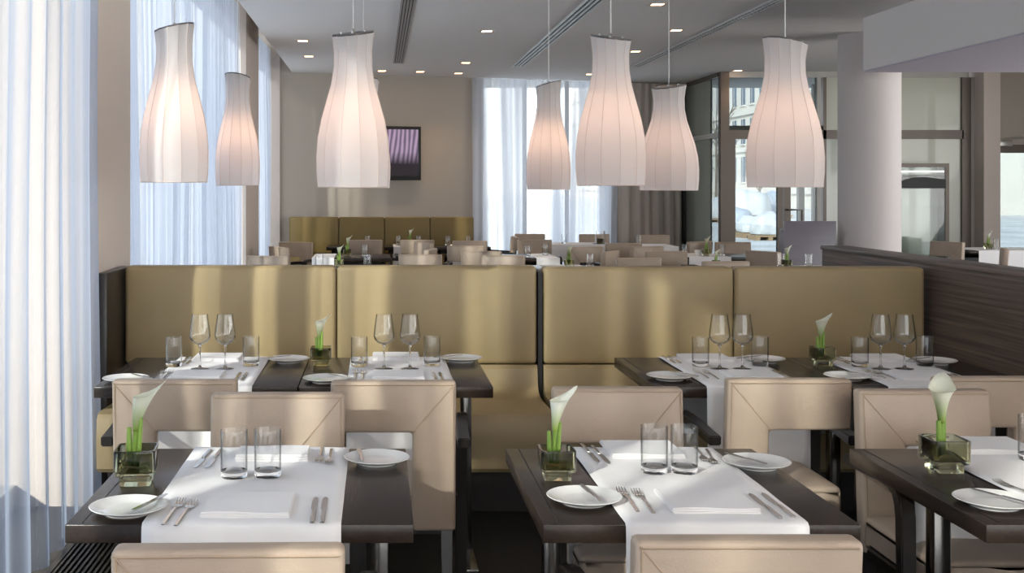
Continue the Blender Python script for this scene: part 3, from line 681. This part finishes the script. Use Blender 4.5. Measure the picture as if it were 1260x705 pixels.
# table 2
plate(719, 612, 2, 'left front corner', 6, .018); plate(931, 569, 2, 'right back corner', 25, -.025)
fork(773, 618, 2, 'left of the near pair', 0); fork(792, 620, 2, 'right of the near pair', 0)
knife(941, 625, 2, 'left of the near pair', 0); knife(957, 624, 2, 'right of the near pair', 0)
knife(725, 560, 2, 'left of the far pair', 180 + 2); knife(738, 562, 2, 'right of the far pair', 180 + 2)
fork(862, 562, 2, 'left of the far pair', 180 - 6); fork(874, 565, 2, 'right of the far pair', 180 - 10)
napkin(868, 621, 2, 'near'); napkin(789, 557, 2, 'far')
tumbler(805, 583, 2, 'the left of two'); tumbler(842, 583, 2, 'the right of two')
vase(685, 588, 2, 'calla_2', 10, 0, .97)
# table 3
plate(1223, 616, 3, 'left front corner', 24, .02)
fork(1256, 607, 3, 'at the near place', 8)
knife(1150, 556, 3, 'at the far place', 180); napkin(1216, 552, 3, 'far')
tumbler(1270, 568, 3, 'at the picture edge')
vase(1162, 579, 3, 'calla_3', 60, 0, 1.08)
# banquette tables
def lay_back(k, pl, pr, gx0, gx1, w0, w1, nf, nb, forks, knives, fb):
    plate(pl[0], pl[1], k, 'left front corner', 30 if k in (6, 7) else 40, .06); plate(pr[0], pr[1], k, 'right back corner', -60, -.06)
    tumbler(gx0, 452, k, 'the left one beside the stems'); tumbler(gx1, 451, k, 'the right one beside the stems')
    wine(w0, 455, k, 'the left of two'); wine(w1, 455, k, 'the right of two')
    napkin(nf[0], nf[1], k, 'near'); napkin(nb[0], nb[1], k, 'far', False)
    for i, p in enumerate(forks): fork(p[0], p[1], k, ('left', 'right')[i] + ' of the near pair', 0)
    for i, p in enumerate(knives): knife(p[0], p[1], k, ('left', 'right')[i] + ' of the near pair', 0)
    for i, p in enumerate(fb): knife(p[0], p[1], k, ('left', 'right')[i] + ' of the far pair', 180)
lay_back(4, (155, 466), (355, 442), 214, 309, 246, 277, (243, 464), (268, 442), ((197, 463), (206, 463)), ((293, 465), (301, 465)), ((227, 445), (234, 445)))
lay_back(5, (401, 466), (568, 441), 442, 531.5, 472.5, 504.5, (490, 464), (487, 441), ((437, 463), (446, 463)), ((535, 465), (543, 465)), ((443, 443), (450, 443)))
lay_back(6, (824, 463), (940, 442), 862, 935, 885.5, 913.5, (924, 464), (867, 443), ((863, 462), (875, 463)), ((953, 462), (962, 462)), ((823, 444), (830, 444)))
lay_back(7, (1043, 463), (1150, 444), 1058, 1138, 1083.5, 1113, (1130, 465), (1085, 443), ((1076, 462), (1088, 463)), ((1177, 466), (1187, 467)), ((1033, 445), (1040, 445)))
vase(395, 449, 5, 'calla_3', 0, 0, .94, 'left '); vase(1012, 449, 7, 'calla_3', 0, 3, .94)

# ------------------------------------------------------------------ pendant lamps
PROF = [(0, 1.0), (.012, .985), (.05, .93), (.10, .88), (.18, .72), (.26, .575), (.34, .50)]
def pendant(px, wpx, yt, yb, Y, label, seed):
    X = XY(px, Y); rad = wpx * Y / F / 2; zt = 1.5 - (yt - 230) * Y / F; zb = 1.5 - (yb - 230) * Y / F; H = zt - zb
    r = link('pendant_lamp', None); r.location = (X, Y, zb); tag(r, label, 'lamp', 'white bottle-shaped pendant lamps')
    # radius profile from the bottom (0) to the crown (1)
    P = [(0, .965), (.10, .995), (.20, 1.0), (.32, .965), (.44, .87), (.56, .73), (.67, .60), (.78, .525), (.88, .515), (.95, .545), (1, .58)]
    NP = 12; ph0 = seed * .37; SUB = 4
    def pt_(f, rr, a): # panels bow slightly inward between the ribs
        q = (a - ph0) / (2 * math.pi / NP); fr = q - math.floor(q); s = math.cos(math.pi / NP) / math.cos((fr - .5) * 2 * math.pi / NP); s = 1 + (s - 1) * 1.25
        tl = 1.0; z = H * f + (.020 * math.cos(a + .9 - seed) * max(0, (f - .8) / .2) if f > .8 else 0)
        return (rad * rr * s * math.cos(a), rad * rr * s * math.sin(a), z)
    bm = bmesh.new(); rows = []
    FP = []
    for (f0, r0), (f1, r1) in zip(P, P[1:]):
        FP += [(f0, r0), ((f0 + f1) / 2, (r0 + r1) / 2 + .0)]
    FP.append(P[-1])
    for f, rr in FP: rows.append([bm.verts.new(pt_(f, rr, ph0 + 2 * math.pi * i / (NP * SUB))) for i in range(NP * SUB)])
    n_ = NP * SUB
    for a, b_ in zip(rows, rows[1:]):
        for i in range(n_): bm.faces.new((a[i], a[(i + 1) % n_], b_[(i + 1) % n_], b_[i]))
    me = finish(bm, 'lamp_shade', True); me.set_sharp_from_angle(angle=R(9))
    sh = link('lamp_shade', me, M['shade'], r)
    for i in range(NP):
        a = ph0 + 2 * math.pi * i / NP; bm = bmesh.new()
        tube(bm, [pt_(f, rr * 1.0025, a) for f, rr in P], .0012, 5); link('rib', finish(bm, 'rib', True), M['shade_rib'], sh)
    bm = bmesh.new()
    tube(bm, [pt_(0, .968, 2 * math.pi * i / 48) for i in range(49)], .0022, 5, caps=False)
    link('hem', finish(bm, 'hem', True), M['shade_rib'], sh)
    # cap plate lying on the slanted crown
    bm = bmesh.new(); rr = .585; pl = [pt_(1, rr, 2 * math.pi * i / 48) for i in range(48)]
    lo = [bm.verts.new((x, y, z - .001)) for x, y, z in pl]; hi = [bm.verts.new((x, y, z + .006)) for x, y, z in pl]
    bm.faces.new(lo[::-1]); bm.faces.new(hi)
    for i in range(48): bm.faces.new((lo[i], lo[(i + 1) % 48], hi[(i + 1) % 48], hi[i]))
    link('cap_plate', finish(bm, 'cap', True), M['cap'], r)
    bm = bmesh.new(); lathe(bm, [(0, 0), (.009, 0), (.009, .012), (.004, .02), (0, .02)], 12, Matrix.Translation((0, 0, H + .004)))
    for s in (-1, 1): lathe(bm, [(0, 0), (.004, 0), (.004, .010), (0, .012)], 8, Matrix.Translation((s * rad * .32, 0, H + .004 + s * .020 * math.cos(.9 - seed) * .55)))
    link('fitting', finish(bm, 'fitting', True), M['steel'], r)
    link('cord', mtube('cord', [(0, 0, H + .02), (0, 0, CZ - zb - .03)], .0028, 6), M['cord'], r)
    link('ceiling_rose', mlathe('rose', [(0, 0), (.045, 0), (.05, .006), (.05, .03), (0, .03)], 24), M['cord'], r, (0, 0, CZ - zb - .03))
    link('bulb', mlathe('bulb', [(0, 0), (.018, .004), (.028, .02), (.03, .035), (.022, .055), (.014, .07), (0, .072)], 16), M['bulb'], r, (0, 0, H * .47))
    link('bulb_holder', mtube('holder', [(0, 0, H * .47 + .07), (0, 0, H)], .006, 8), M['cord'], r)
    ld = bpy.data.lights.new('bulb_light', 'POINT'); ld.energy = LAMP; ld.color = (1, .58, .38); ld.shadow_soft_size = .03
    lo_ = bpy.data.objects.new('bulb_light', ld); COL.objects.link(lo_); lo_.parent = r; lo_.location = (0, 0, H * .47 - .045)
LAMP = .36
pendant(214.5, 85, 35, 224, 5.10, 'white bottle-shaped pendant, large, leftmost, hanging before the curtains', 1)
pendant(434.5, 91, 42, 230, 5.12, 'white bottle-shaped pendant, large, hanging left of the television', 2)
pendant(751.5, 87, 47, 228, 5.30, 'white bottle-shaped pendant, large, hanging before the bright back curtain', 3)
pendant(966, 94, 52, 230, 5.38, 'white bottle-shaped pendant, large, rightmost, hanging before the entrance glazing', 4)
pendant(292.5, 55, 95, 228, 7.23, 'small-looking warm glowing pendant hanging just right of the leftmost one', 5)
pendant(447, 67, 101, 231, 7.40, 'pendant lamp mostly hidden behind the large one by the television', 6)
pendant(675, 54, 104, 233, 7.46, 'small-looking warm glowing pendant hanging alone before the back curtain', 7)
pendant(823, 72, 107, 234, 7.50, 'warm glowing pendant between the two large right pendants, partly covered', 8)

# ------------------------------------------------------------------ ceiling : downlights and slot diffusers
for i, (px, py, lb) in enumerate(((599, 38, 'first of the middle line from the lens'), (573, 77, 'second of the middle line from the lens'), (564, 90, 'last of the middle line by the back wall'),
        (517, 88, 'near the back wall beyond the dark slot diffuser'), (470, 87, 'near the back wall above the television'), (372.5, 50, 'nearer of the two at the ceiling left edge'),
        (380, 69, 'farther of the two at the ceiling left edge'), (809, 5, 'at the top edge left of the right cords'), (832, 37, 'behind the cord of the partly covered pendant'),
        (782, 63, 'beside the neck of the pendant before the bright curtain'), (726, 95, 'above the bright back curtain'), (908, 89.5, 'above the entrance glazing'))):
    Y = 1.6 * F / (230 - py); X = XY(px, Y)
    if py > 89: Y = min(Y, 15.8 if px > 800 else 16.3); X = XY(px, Y)
    t = link('downlight', None); t.location = (X, Y, CZ); tag(t, 'square recessed ceiling downlight, ' + lb, 'lamp', 'recessed ceiling downlights')
    bm = bmesh.new()
    for a in ((-.075, .075, -.075, -.052), (-.075, .075, .052, .075), (-.075, -.052, -.052, .052), (.052, .075, -.052, .052)): box(bm, *a, -.006, 0)
    link('rim', finish(bm, 'rim'), M['spot_rim'], t)
    link('lens', mbox('lens', -.052, .052, -.052, .052, -.003, 0, smooth=False), M['spot'], t)
    ld = bpy.data.lights.new('downlight_beam', 'SPOT'); ld.energy = 14; ld.color = (1, .72, .48); ld.spot_size = R(100); ld.spot_blend = .8; ld.shadow_soft_size = .05
    lo_ = bpy.data.objects.new('downlight_beam', ld); COL.objects.link(lo_); lo_.parent = t; lo_.location = (0, 0, -.02)
def diffuser(x0, x1, y0, y1, label, fm, sm, ns, perf=False):
    t = link('slot_diffuser', None); t.location = ((x0 + x1) / 2, (y0 + y1) / 2, CZ); tag(t, label, 'vent', 'ceiling slot diffusers'); hx, hy = (x1 - x0) / 2, (y1 - y0) / 2
    link('backing', mbox('backing', -hx, hx, -hy, hy, -.003, 0, smooth=False), M['black'], t)
    for k in range(ns + 1):
        x = -hx + 2 * hx * k / ns
        link('slat', mbox('slat', x - .009, x + .009, -hy, hy, -.014, -.003, smooth=False), M[fm], t)
    if perf:
        bm = bmesh.new(); y = -hy
        while y < hy: box(bm, -hx, hx, y, y + .03, -.010, -.002); y += .10
        o = link('cross_bars', finish(bm, 'bars'), M[sm], t); o['kind'] = 'stuff'
diffuser(.205, .315, 7.5, 14.8, 'dark grey ceiling slot diffuser above the gap left of the television', 'vent', 'vent', 4)
diffuser(1.78, 1.92, 7.5, 15.2, 'white ceiling slot diffuser pointing at the bright back curtain', 'vent_white', 'vent', 3)
diffuser(3.36, 3.46, 7.5, 15.3, 'cross-barred ceiling slot diffuser farthest right', 'vent_white', 'vent', 2, True)

# ------------------------------------------------------------------ television
ty = bw(.31) - .135
tv = link('television', None); tv.location = (XY(491, 16.4), ty, 1.5 - (188.5 - 230) * 16.4 / F); tv.rotation_euler = (0, 0, math.atan(.32)); tag(tv, 'flat black television with a violet picture on the far beige wall', 'television')
hw, hh = .335, .385
link('casing', mbox('casing', -hw, hw, 0, .05, -hh, hh, bevel=.008), M['black'], tv)
link('screen', mbox('screen', -hw + .045, hw - .045, -.004, .001, -hh + .06, hh - .045, smooth=False), M['tv'], tv)
link('wall_bracket', mbox('bracket', -.1, .1, .05, .125, -.12, .12, smooth=False), M['black'], tv)

# ------------------------------------------------------------------ far half of the room
GBT = 'tables in the far half of the room'
def far_table(x0, x1, y0, y1, label, cloth=None):
    """cloth: None, 'full', or a pair of x limits of a runner (fractions)"""
    t = table(x0, x1, y0, y1, label, GBT, plain=True)
    if cloth:
        if cloth == 'full': a, b_, d = x0 - .01, x1 + .01, .22
        else: a, b_, d = x0 + (x1 - x0) * cloth[0], x0 + (x1 - x0) * cloth[1], .3
        bm = bmesh.new(); box(bm, a, b_, y0 - .012, y1 + .012, TH, TH + .003)
        box(bm, a, b_, y0 - .014, y0 - .008, TH - d, TH + .002); box(bm, a, b_, y1 + .008, y1 + .014, TH - d, TH + .002)
        if cloth == 'full': box(bm, a - .003, a + .003, y0, y1, TH - d, TH + .002); box(bm, b_ - .003, b_ + .003, y0, y1, TH - d, TH + .002)
        o = link('tablecloth', finish(bm, 'cloth'), M['linen']); tag(o, 'white cloth on the ' + label.replace('dark ', ''), 'tablecloth', 'white cloths in the far half of the room')
far_table(-.65, .06, 14.45, 15.05, 'dark far wall table, left of three', (.55, .95))
far_table(.08, .66, 14.45, 15.05, 'dark far wall table, middle of three', (.2, .7))
far_table(.70, 1.42, 14.45, 15.05, 'dark far wall table, right of three', (.30, .62))
far_table(-.70, .14, 12.2, 12.95, 'dark table left of the room with two calla lilies before it', (.0, .28))
far_table(-.68, .04, 10.3, 11.0, 'dark table just behind the left banquette', (.1, .9))
far_table(1.38, 1.93, 12.2, 12.95, 'dark table in mid room below the bright curtain', (.55, 1.))
far_table(1.42, 2.08, 10.4, 11.1, 'dark table just behind the banquette joint', (.2, .8))
far_table(2.25, 3.05, 15.0, 15.6, 'dark lantern table by the back curtain', 'full')
far_table(3.12, 3.78, 14.5, 15.2, 'dark table by the dim end of the back curtain', 'full')
far_table(3.34, 4.16, 12.35, 13.05, 'dark table before the entrance door', (0, .55))
far_table(3.75, 4.45, 10.3, 11.0, 'dark table just left of the grey desk', (.2, .8))
far_table(7.0, 8.0, 13.6, 14.3, 'dark table before the right-hand door', (.1, 1.))
GFC = 'armchairs in the far half of the room'
def fchair(px0, px1, py, rz, col, label):
    Y = .65 * F / (py - 230.0); X = XY((px0 + px1) / 2, Y)
    spawn('armchair_l' if col < 0 else 'armchair_r', (X, Y, 0), label, 'chair', GFC, rz=R(rz), name='armchair')
FCH = [
 (339, 371, 299, 165, -1, 'farthest of the beige armchairs by the narrow left curtain'),
 (353, 386, 303, -60, 1, 'armchair turned toward the left cloth-covered table, its back to the curtain'),
 (319, 364, 313, -15, -1, 'beige armchair lowest on the left behind the banquette'),
 (430, 466, 294, 4, 1, 'armchair seen from behind at the left far wall table'),
 (494, 531, 294, 0, 1, 'armchair seen from behind at the middle far wall table'),
 (558, 594, 295, 0, 1, 'armchair seen from behind at the right far wall table'),
 (482, 512, 299, 115, -1, 'pale armchair turned left right of the two calla lilies'),
 (483, 517, 306, 75, 1, 'brown armchair angled left in front of the pale one'),
 (493, 532, 315, 170, -1, 'beige armchair lowest of the group right of the left tables'),
 (563, 594, 301, -15, 1, 'small-backed armchair before the right far wall table chair'),
 (583, 617, 307, -20, -1, 'beige armchair angled beside the small-backed one'),
 (592, 630, 316, 160, 1, 'beige armchair lowest below the left end of the bright curtain'),
 (603, 616, 291, 90, 1, 'armchair seen from the side against the bright curtain'),
 (643, 667, 288.6, 180, -1, 'armchair farthest back against the bright curtain'),
 (645, 676, 296, 178, 1, 'armchair before the bright curtain behind the dark mid room table'),
 (690, 720, 302, 20, -1, 'armchair before the lantern table'),
 (708, 734, 308, 60, 1, 'armchair angled right of the calla lily behind the banquette joint'),
 (719, 752, 289, 180, 1, 'armchair behind the glass lantern'),
 (743, 780, 298, 0, 1, 'tall-looking brown armchair seen from behind before the dim curtain'),
 (766, 790, 302, 25, -1, 'armchair overlapping the tall-looking brown one'),
 (754, 796, 315, 5, -1, 'beige armchair lowest below the dim curtain'),
 (793, 821, 290, 172, 1, 'pale armchair against the dim end of the back curtain'),
 (797, 838, 307, -10, 1, 'wide-looking brown armchair left of the entrance side glass'),
 (828, 852, 296, 35, 1, 'dark armchair beside the black corner post'),
 (889, 929, 299, 178, 1, 'armchair with its back to the entrance door'),
 (858, 900, 319, 5, -1, 'armchair just showing above the banquette before the entrance door'),
 (949, 972, 308, -60, 1, 'dark-looking armchair left of the grey desk'),
 (1137, 1161, 298, 120, -1, 'beige armchair above the partition before the framed panel'),
 (1190, 1215, 305, 65, 1, 'beige armchair above the partition left of the right-hand door')]
for c in FCH: fchair(*c)
GFG = 'tumblers in the far half of the room'
def fglass(px, Y, label): spawn('tumbler', (XY(px, Y), Y, TH + .004), label, 'glass', GFG)
for px, Y, lb in ((452, 14.8, 'tumbler on the far wall table, first from the left'), (490, 14.8, 'tumbler on the far wall table, second from the left'), (515, 14.8, 'tumbler on the far wall table, third from the left'),
        (551, 14.75, 'tumbler on the far wall table, fourth from the left'), (576, 14.8, 'tumbler on the far wall table, fifth from the left'),
        (449, 12.5, 'tumbler right of the upper calla lily on the left'), (393, 10.8, 'tumbler left of the lower calla lily on the left'), (452, 10.7, 'tumbler right of the lower calla lily on the left'),
        (649, 12.3, 'tumbler on the left of the mid room table'), (671, 12.8, 'tumbler on the right of the mid room table'), (726, 10.8, 'tumbler right of the calla lily behind the banquette joint'),
        (694, 15.3, 'tumbler on the lantern table, left of the lantern'), (786, 14.8, 'tumbler on the cloth by the dim curtain'), (842, 12.6, 'tumbler on the entrance table, left of the cup'), (888, 12.6, 'tumbler on the entrance table, right of the bowl'),
        (961, 10.8, 'tumbler left of the calla lily by the grey desk'), (995, 10.8, 'tumbler right of the calla lily by the grey desk'), (1226, 13.9, 'tumbler on the table before the right-hand door')):
    fglass(px, Y, lb)
def fcalla(px, Y, label, c='calla_2', sc=.95):
    spawn('glass_vase', (XY(px, Y), Y, TH + .004), 'smoky glass vase under the ' + label, 'vase', GV, scale=sc)
    spawn(c, (XY(px, Y), Y, TH + .004), label, 'flower', GC, name='calla_lily', scale=sc)
fcalla(504, 14.75, 'small calla lily before the far olive banquette'); fcalla(427, 12.5, 'upper calla lily on the left cloth table')
fcalla(417, 10.7, 'lower calla lily just above the left banquette', 'calla_3'); fcalla(700, 10.7, 'green calla lily above the banquette joint', 'calla_3')
fcalla(869, 12.5, 'calla lily on the table before the entrance', 'calla_3'); fcalla(968, 10.7, 'calla lily left of the grey desk', 'calla_3', .9)
fcalla(1216, 13.9, 'calla lily before the right-hand door', 'calla_3'); fcalla(881, 10.0 + .9, 'calla lily just above the right banquette', 'calla_3', .7)
far_table(2.95, 3.6, 10.6, 11.2, 'dark table hidden behind the right banquette', (.2, .8))
# lantern with candle
lx, ly = XY(738.5, 15.2), 15.2
t = link('candle_lantern', None); t.location = (lx, ly, TH + .004); tag(t, 'glass cylinder lantern with a yellow candle before the dim curtain', 'lantern')
link('cylinder', mlathe('cyl', [(.058, 0), (.062, 0), (.062, .17), (.058, .17)], 24, close=True), M['glass'], t); link('candle', mlathe('candle', [(0, 0), (.045, 0), (.045, .07), (0, .07)], 16), M['wax'], t)
link('tray', mlathe('tray', [(0, -.0), (.1, -.0), (.1, .004), (0, .004)], 24), M['black'], t)
PROTO['cup'] = [('cup', mlathe('cup', [(0, 0), (.03, 0), (.042, .06), (.040, .06), (.028, .004), (0, .004)], 20), M['china'], None, (0, 0, 0))]
spawn('cup', (XY(859, 12.6), 12.6, TH + .004), 'small white cup on the table before the entrance', 'cup')
# host desk
dk = link('host_desk', None); dx0, dx1 = XY(965, 12.0), XY(1029, 12.0); dk.location = ((dx0 + dx1) / 2, 12.0, 0); tag(dk, 'grey laminate standing desk between entrance door and round column', 'desk')
hw = (dx1 - dx0) / 2
link('front_panel', mbox('front', -hw, hw, 0, .03, .0, 1.5 - 42 * 12 / F, bevel=.002), M['desk'], dk)
link('desktop', mbox('top', -hw, hw, .03, .14, 1.02, 1.06, bevel=.003), M['desk'], dk)
for s in (-1, 1): link('side_panel', mbox('side', s * hw - (.03 if s > 0 else 0), s * hw + (0 if s > 0 else .03), .03, .14, 0, 1.02, smooth=False), M['desk'], dk)
# framed glass panel before the cream glazing (coat niche)
fr = link('coat_case', None); X0, X1 = XY(1100, 15.6), XY(1168, 15.6); Z0 = 1.5 - (201 - 230) * 15.6 / F; fr.location = ((X0 + X1) / 2, 15.6, 0); tag(fr, 'dark-framed glass coat case with a hanger rail, right of the round column', 'cabinet'); hw = (X1 - X0) / 2
bm = bmesh.new(); box(bm, -hw, -hw + .05, 0, .25, 0, Z0); box(bm, hw - .05, hw, 0, .25, 0, Z0); box(bm, -hw + .05, hw - .05, 0, .25, Z0 - .05, Z0); box(bm, -hw + .05, hw - .05, 0, .25, 0, .05)
link('frame', finish(bm, 'frame'), M['mullion'], fr)
link('back_panel', mbox('bp', -hw + .05, hw - .05, .22, .24, .05, Z0 - .05, smooth=False), M['pane_green'], fr)
link('rail', mtube('rail', [(-hw + .05, .12, Z0 - .17), (hw - .05, .12, Z0 - .17)], .02), M['steel'], fr)
link('shelf', mbox('shelf', -hw + .05, hw - .05, .02, .22, Z0 - .12, Z0 - .10, smooth=False), M['steel'], fr)
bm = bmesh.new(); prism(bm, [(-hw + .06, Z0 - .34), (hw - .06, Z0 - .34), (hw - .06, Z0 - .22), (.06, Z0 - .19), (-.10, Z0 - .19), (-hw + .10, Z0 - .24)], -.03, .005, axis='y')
link('dark_band', finish(bm, 'band'), M['black'], fr)  # flat dark band just in front of the case glass
link('pane', mbox('pane', -hw + .05, hw - .05, .01, .018, .05, Z0 - .05, smooth=False), M['pane'], fr)

# ------------------------------------------------------------------ outside
bm = bmesh.new(); box(bm, -60, 80, 18.6, 220, -.25, -.02); struct('floor', finish(bm, 'ground'), M['ground'])
bm = bmesh.new(); box(bm, -60, -2.2, -60, 18.6, -.25, -.02); struct('floor', finish(bm, 'ground'), M['ground'])
bm = bmesh.new(); box(bm, -2.2, 80, -60, -5.5, -.25, -.02); struct('floor', finish(bm, 'ground'), M['ground'])
bd = link('building', None); bd.location = (30, 90, 0); tag(bd, 'pale stone building with rows of tall windows beyond the entrance glazing', 'building')
link('wall', mbox('facade', 0, 10, -28, 90, -.02, 18, smooth=False), M['facade'], bd)
for z in (1.0, 4.35, 7.35, 10.9, 14.2): link('cornice', mbox('cornice', -.25, .0, -28, 90, z, z + .35, smooth=False), M['facade'], bd)
wme = mbox('win', -.04, 0, -.5, .5, 0, 2.05, smooth=False); fme = mbox('sill', -.14, .0, -.62, .62, -.12, .0, smooth=False); mme = mbox('bar', -.08, -.04, -.03, .03, 0, 2.05, smooth=False)
for z in (1.9, 5.0, 8.2, 11.7):
    for j in range(16):
        y = -14 + 2.3 * j
        wo = link('window', wme, M['facade_glass'], bd, (0, y, z)); link('glazing_bar', mme, M['mullion_light'], wo); link('sill', fme, M['facade'], wo)
b2 = link('building', None); b2.location = (50, 70, 0); tag(b2, 'pale long building beyond the right-hand door', 'building')
link('wall', mbox('facade', -12, 22, 0, 8, -.02, 12, smooth=False), M['facade'], b2)
wm2 = mbox('win', -.8, .8, -.04, 0, 0, 1.8, smooth=False)
for z in (1.2, 4.6, 8.0):
    for j in range(9): link('window', wm2, M['facade_glass'], b2, (-10 + 3.6 * j, 0, z))
def wrapped(px, py, Y, w_, h_, mt, label, z0=0):
    X = XY(px, Y); t = link('wrapped_pile', None); t.location = (X, Y, z0 - .02); tag(t, label, 'pile', 'wrapped building material outside')
    bm = bmesh.new(); bmesh.ops.create_icosphere(bm, subdivisions=3, radius=1)
    rnd = random.Random(int(px))
    for v in bm.verts:
        k = 1 + .10 * math.sin(v.co.x * 5 + px) * math.cos(v.co.y * 4) + rnd.uniform(-.03, .03)
        v.co = Vector((math.copysign(abs(v.co.x) ** .7, v.co.x) * w_ / 2 * k, math.copysign(abs(v.co.y) ** .7, v.co.y) * w_ / 2, .16 + (max(v.co.z, -.3) + .3) / 1.3 * h_ * k))
    link('wrapping', finish(bm, 'wrapping', True), M[mt], t)
    for k in (-1, 0, 1): link('bearer', mbox('bearer', k * w_ * .42 - .06, k * w_ * .42 + .06, -w_ * .45, w_ * .45, 0, .1, smooth=False), M['pallet'], t)
    for k in range(5): link('board', mbox('board', -w_ * .5, w_ * .5, -w_ * .46 + k * w_ * .2, -w_ * .46 + k * w_ * .2 + w_ * .13, .10, .15, smooth=False), M['pallet'], t)
wrapped(943, 290, 33, .85, .62, 'wrap', 'white wrapped pile on a pallet, nearest right one outside the door')
wrapped(927, 290, 34.5, .95, .50, 'wrap', 'white wrapped pile on a pallet beside the nearest one')
wrapped(908, 280, 38, .9, .7, 'wrap_grey', 'blue-grey wrapped pile outside, left one behind the door glass')
wrapped(921, 266, 55, 1.9, 1.25, 'wrap', 'large domed white wrapped pile farther out')
wrapped(950, 266, 57, 1.6, 1.1, 'wrap_grey', 'blue-grey pile farther out, right of the domed one')
wrapped(880, 266, 50, 1.3, .9, 'wrap', 'white pile outside seen through the narrow side glass')
def bare_tree(px, Y, h_, seed, label):
    t = link('bare_tree', None); t.location = (XY(px, Y), Y, -.02); tag(t, label, 'tree', 'young bare trees outside'); rnd = random.Random(seed)
    link('trunk', mtube('trunk', [(0, 0, 0), (.03, 0, h_ * .4), (0, .03, h_ * .75)], [.09, .07, .03]), M['bark'], t)
    bm = bmesh.new()
    for k in range(22):
        z = h_ * rnd.uniform(.35, .75); a = rnd.uniform(0, 6.28); l_ = h_ * rnd.uniform(.12, .3); p0 = Vector((.02, 0, z)); p1 = p0 + Vector((math.cos(a) * l_ * .5, math.sin(a) * l_ * .5, l_ * .55)); p2 = p1 + Vector((math.cos(a) * l_ * .25, math.sin(a) * l_ * .3, l_ * .6))
        tube(bm, [p0, p1, p2], [.03, .02, .008], 5)
        for q in range(2):
            b2 = a + rnd.uniform(-1, 1); tube(bm, [p1, p1 + Vector((math.cos(b2), math.sin(b2), 1.2)) * l_ * .3], [.014, .006], 4)
    link('branches', finish(bm, 'branches', True), M['bark'], t)
bare_tree(934, 62, 3.6, 1, 'thin bare young tree outside beyond the entrance door'); bare_tree(881, 66, 6.5, 2, 'thin bare young tree outside seen through the narrow side glass')
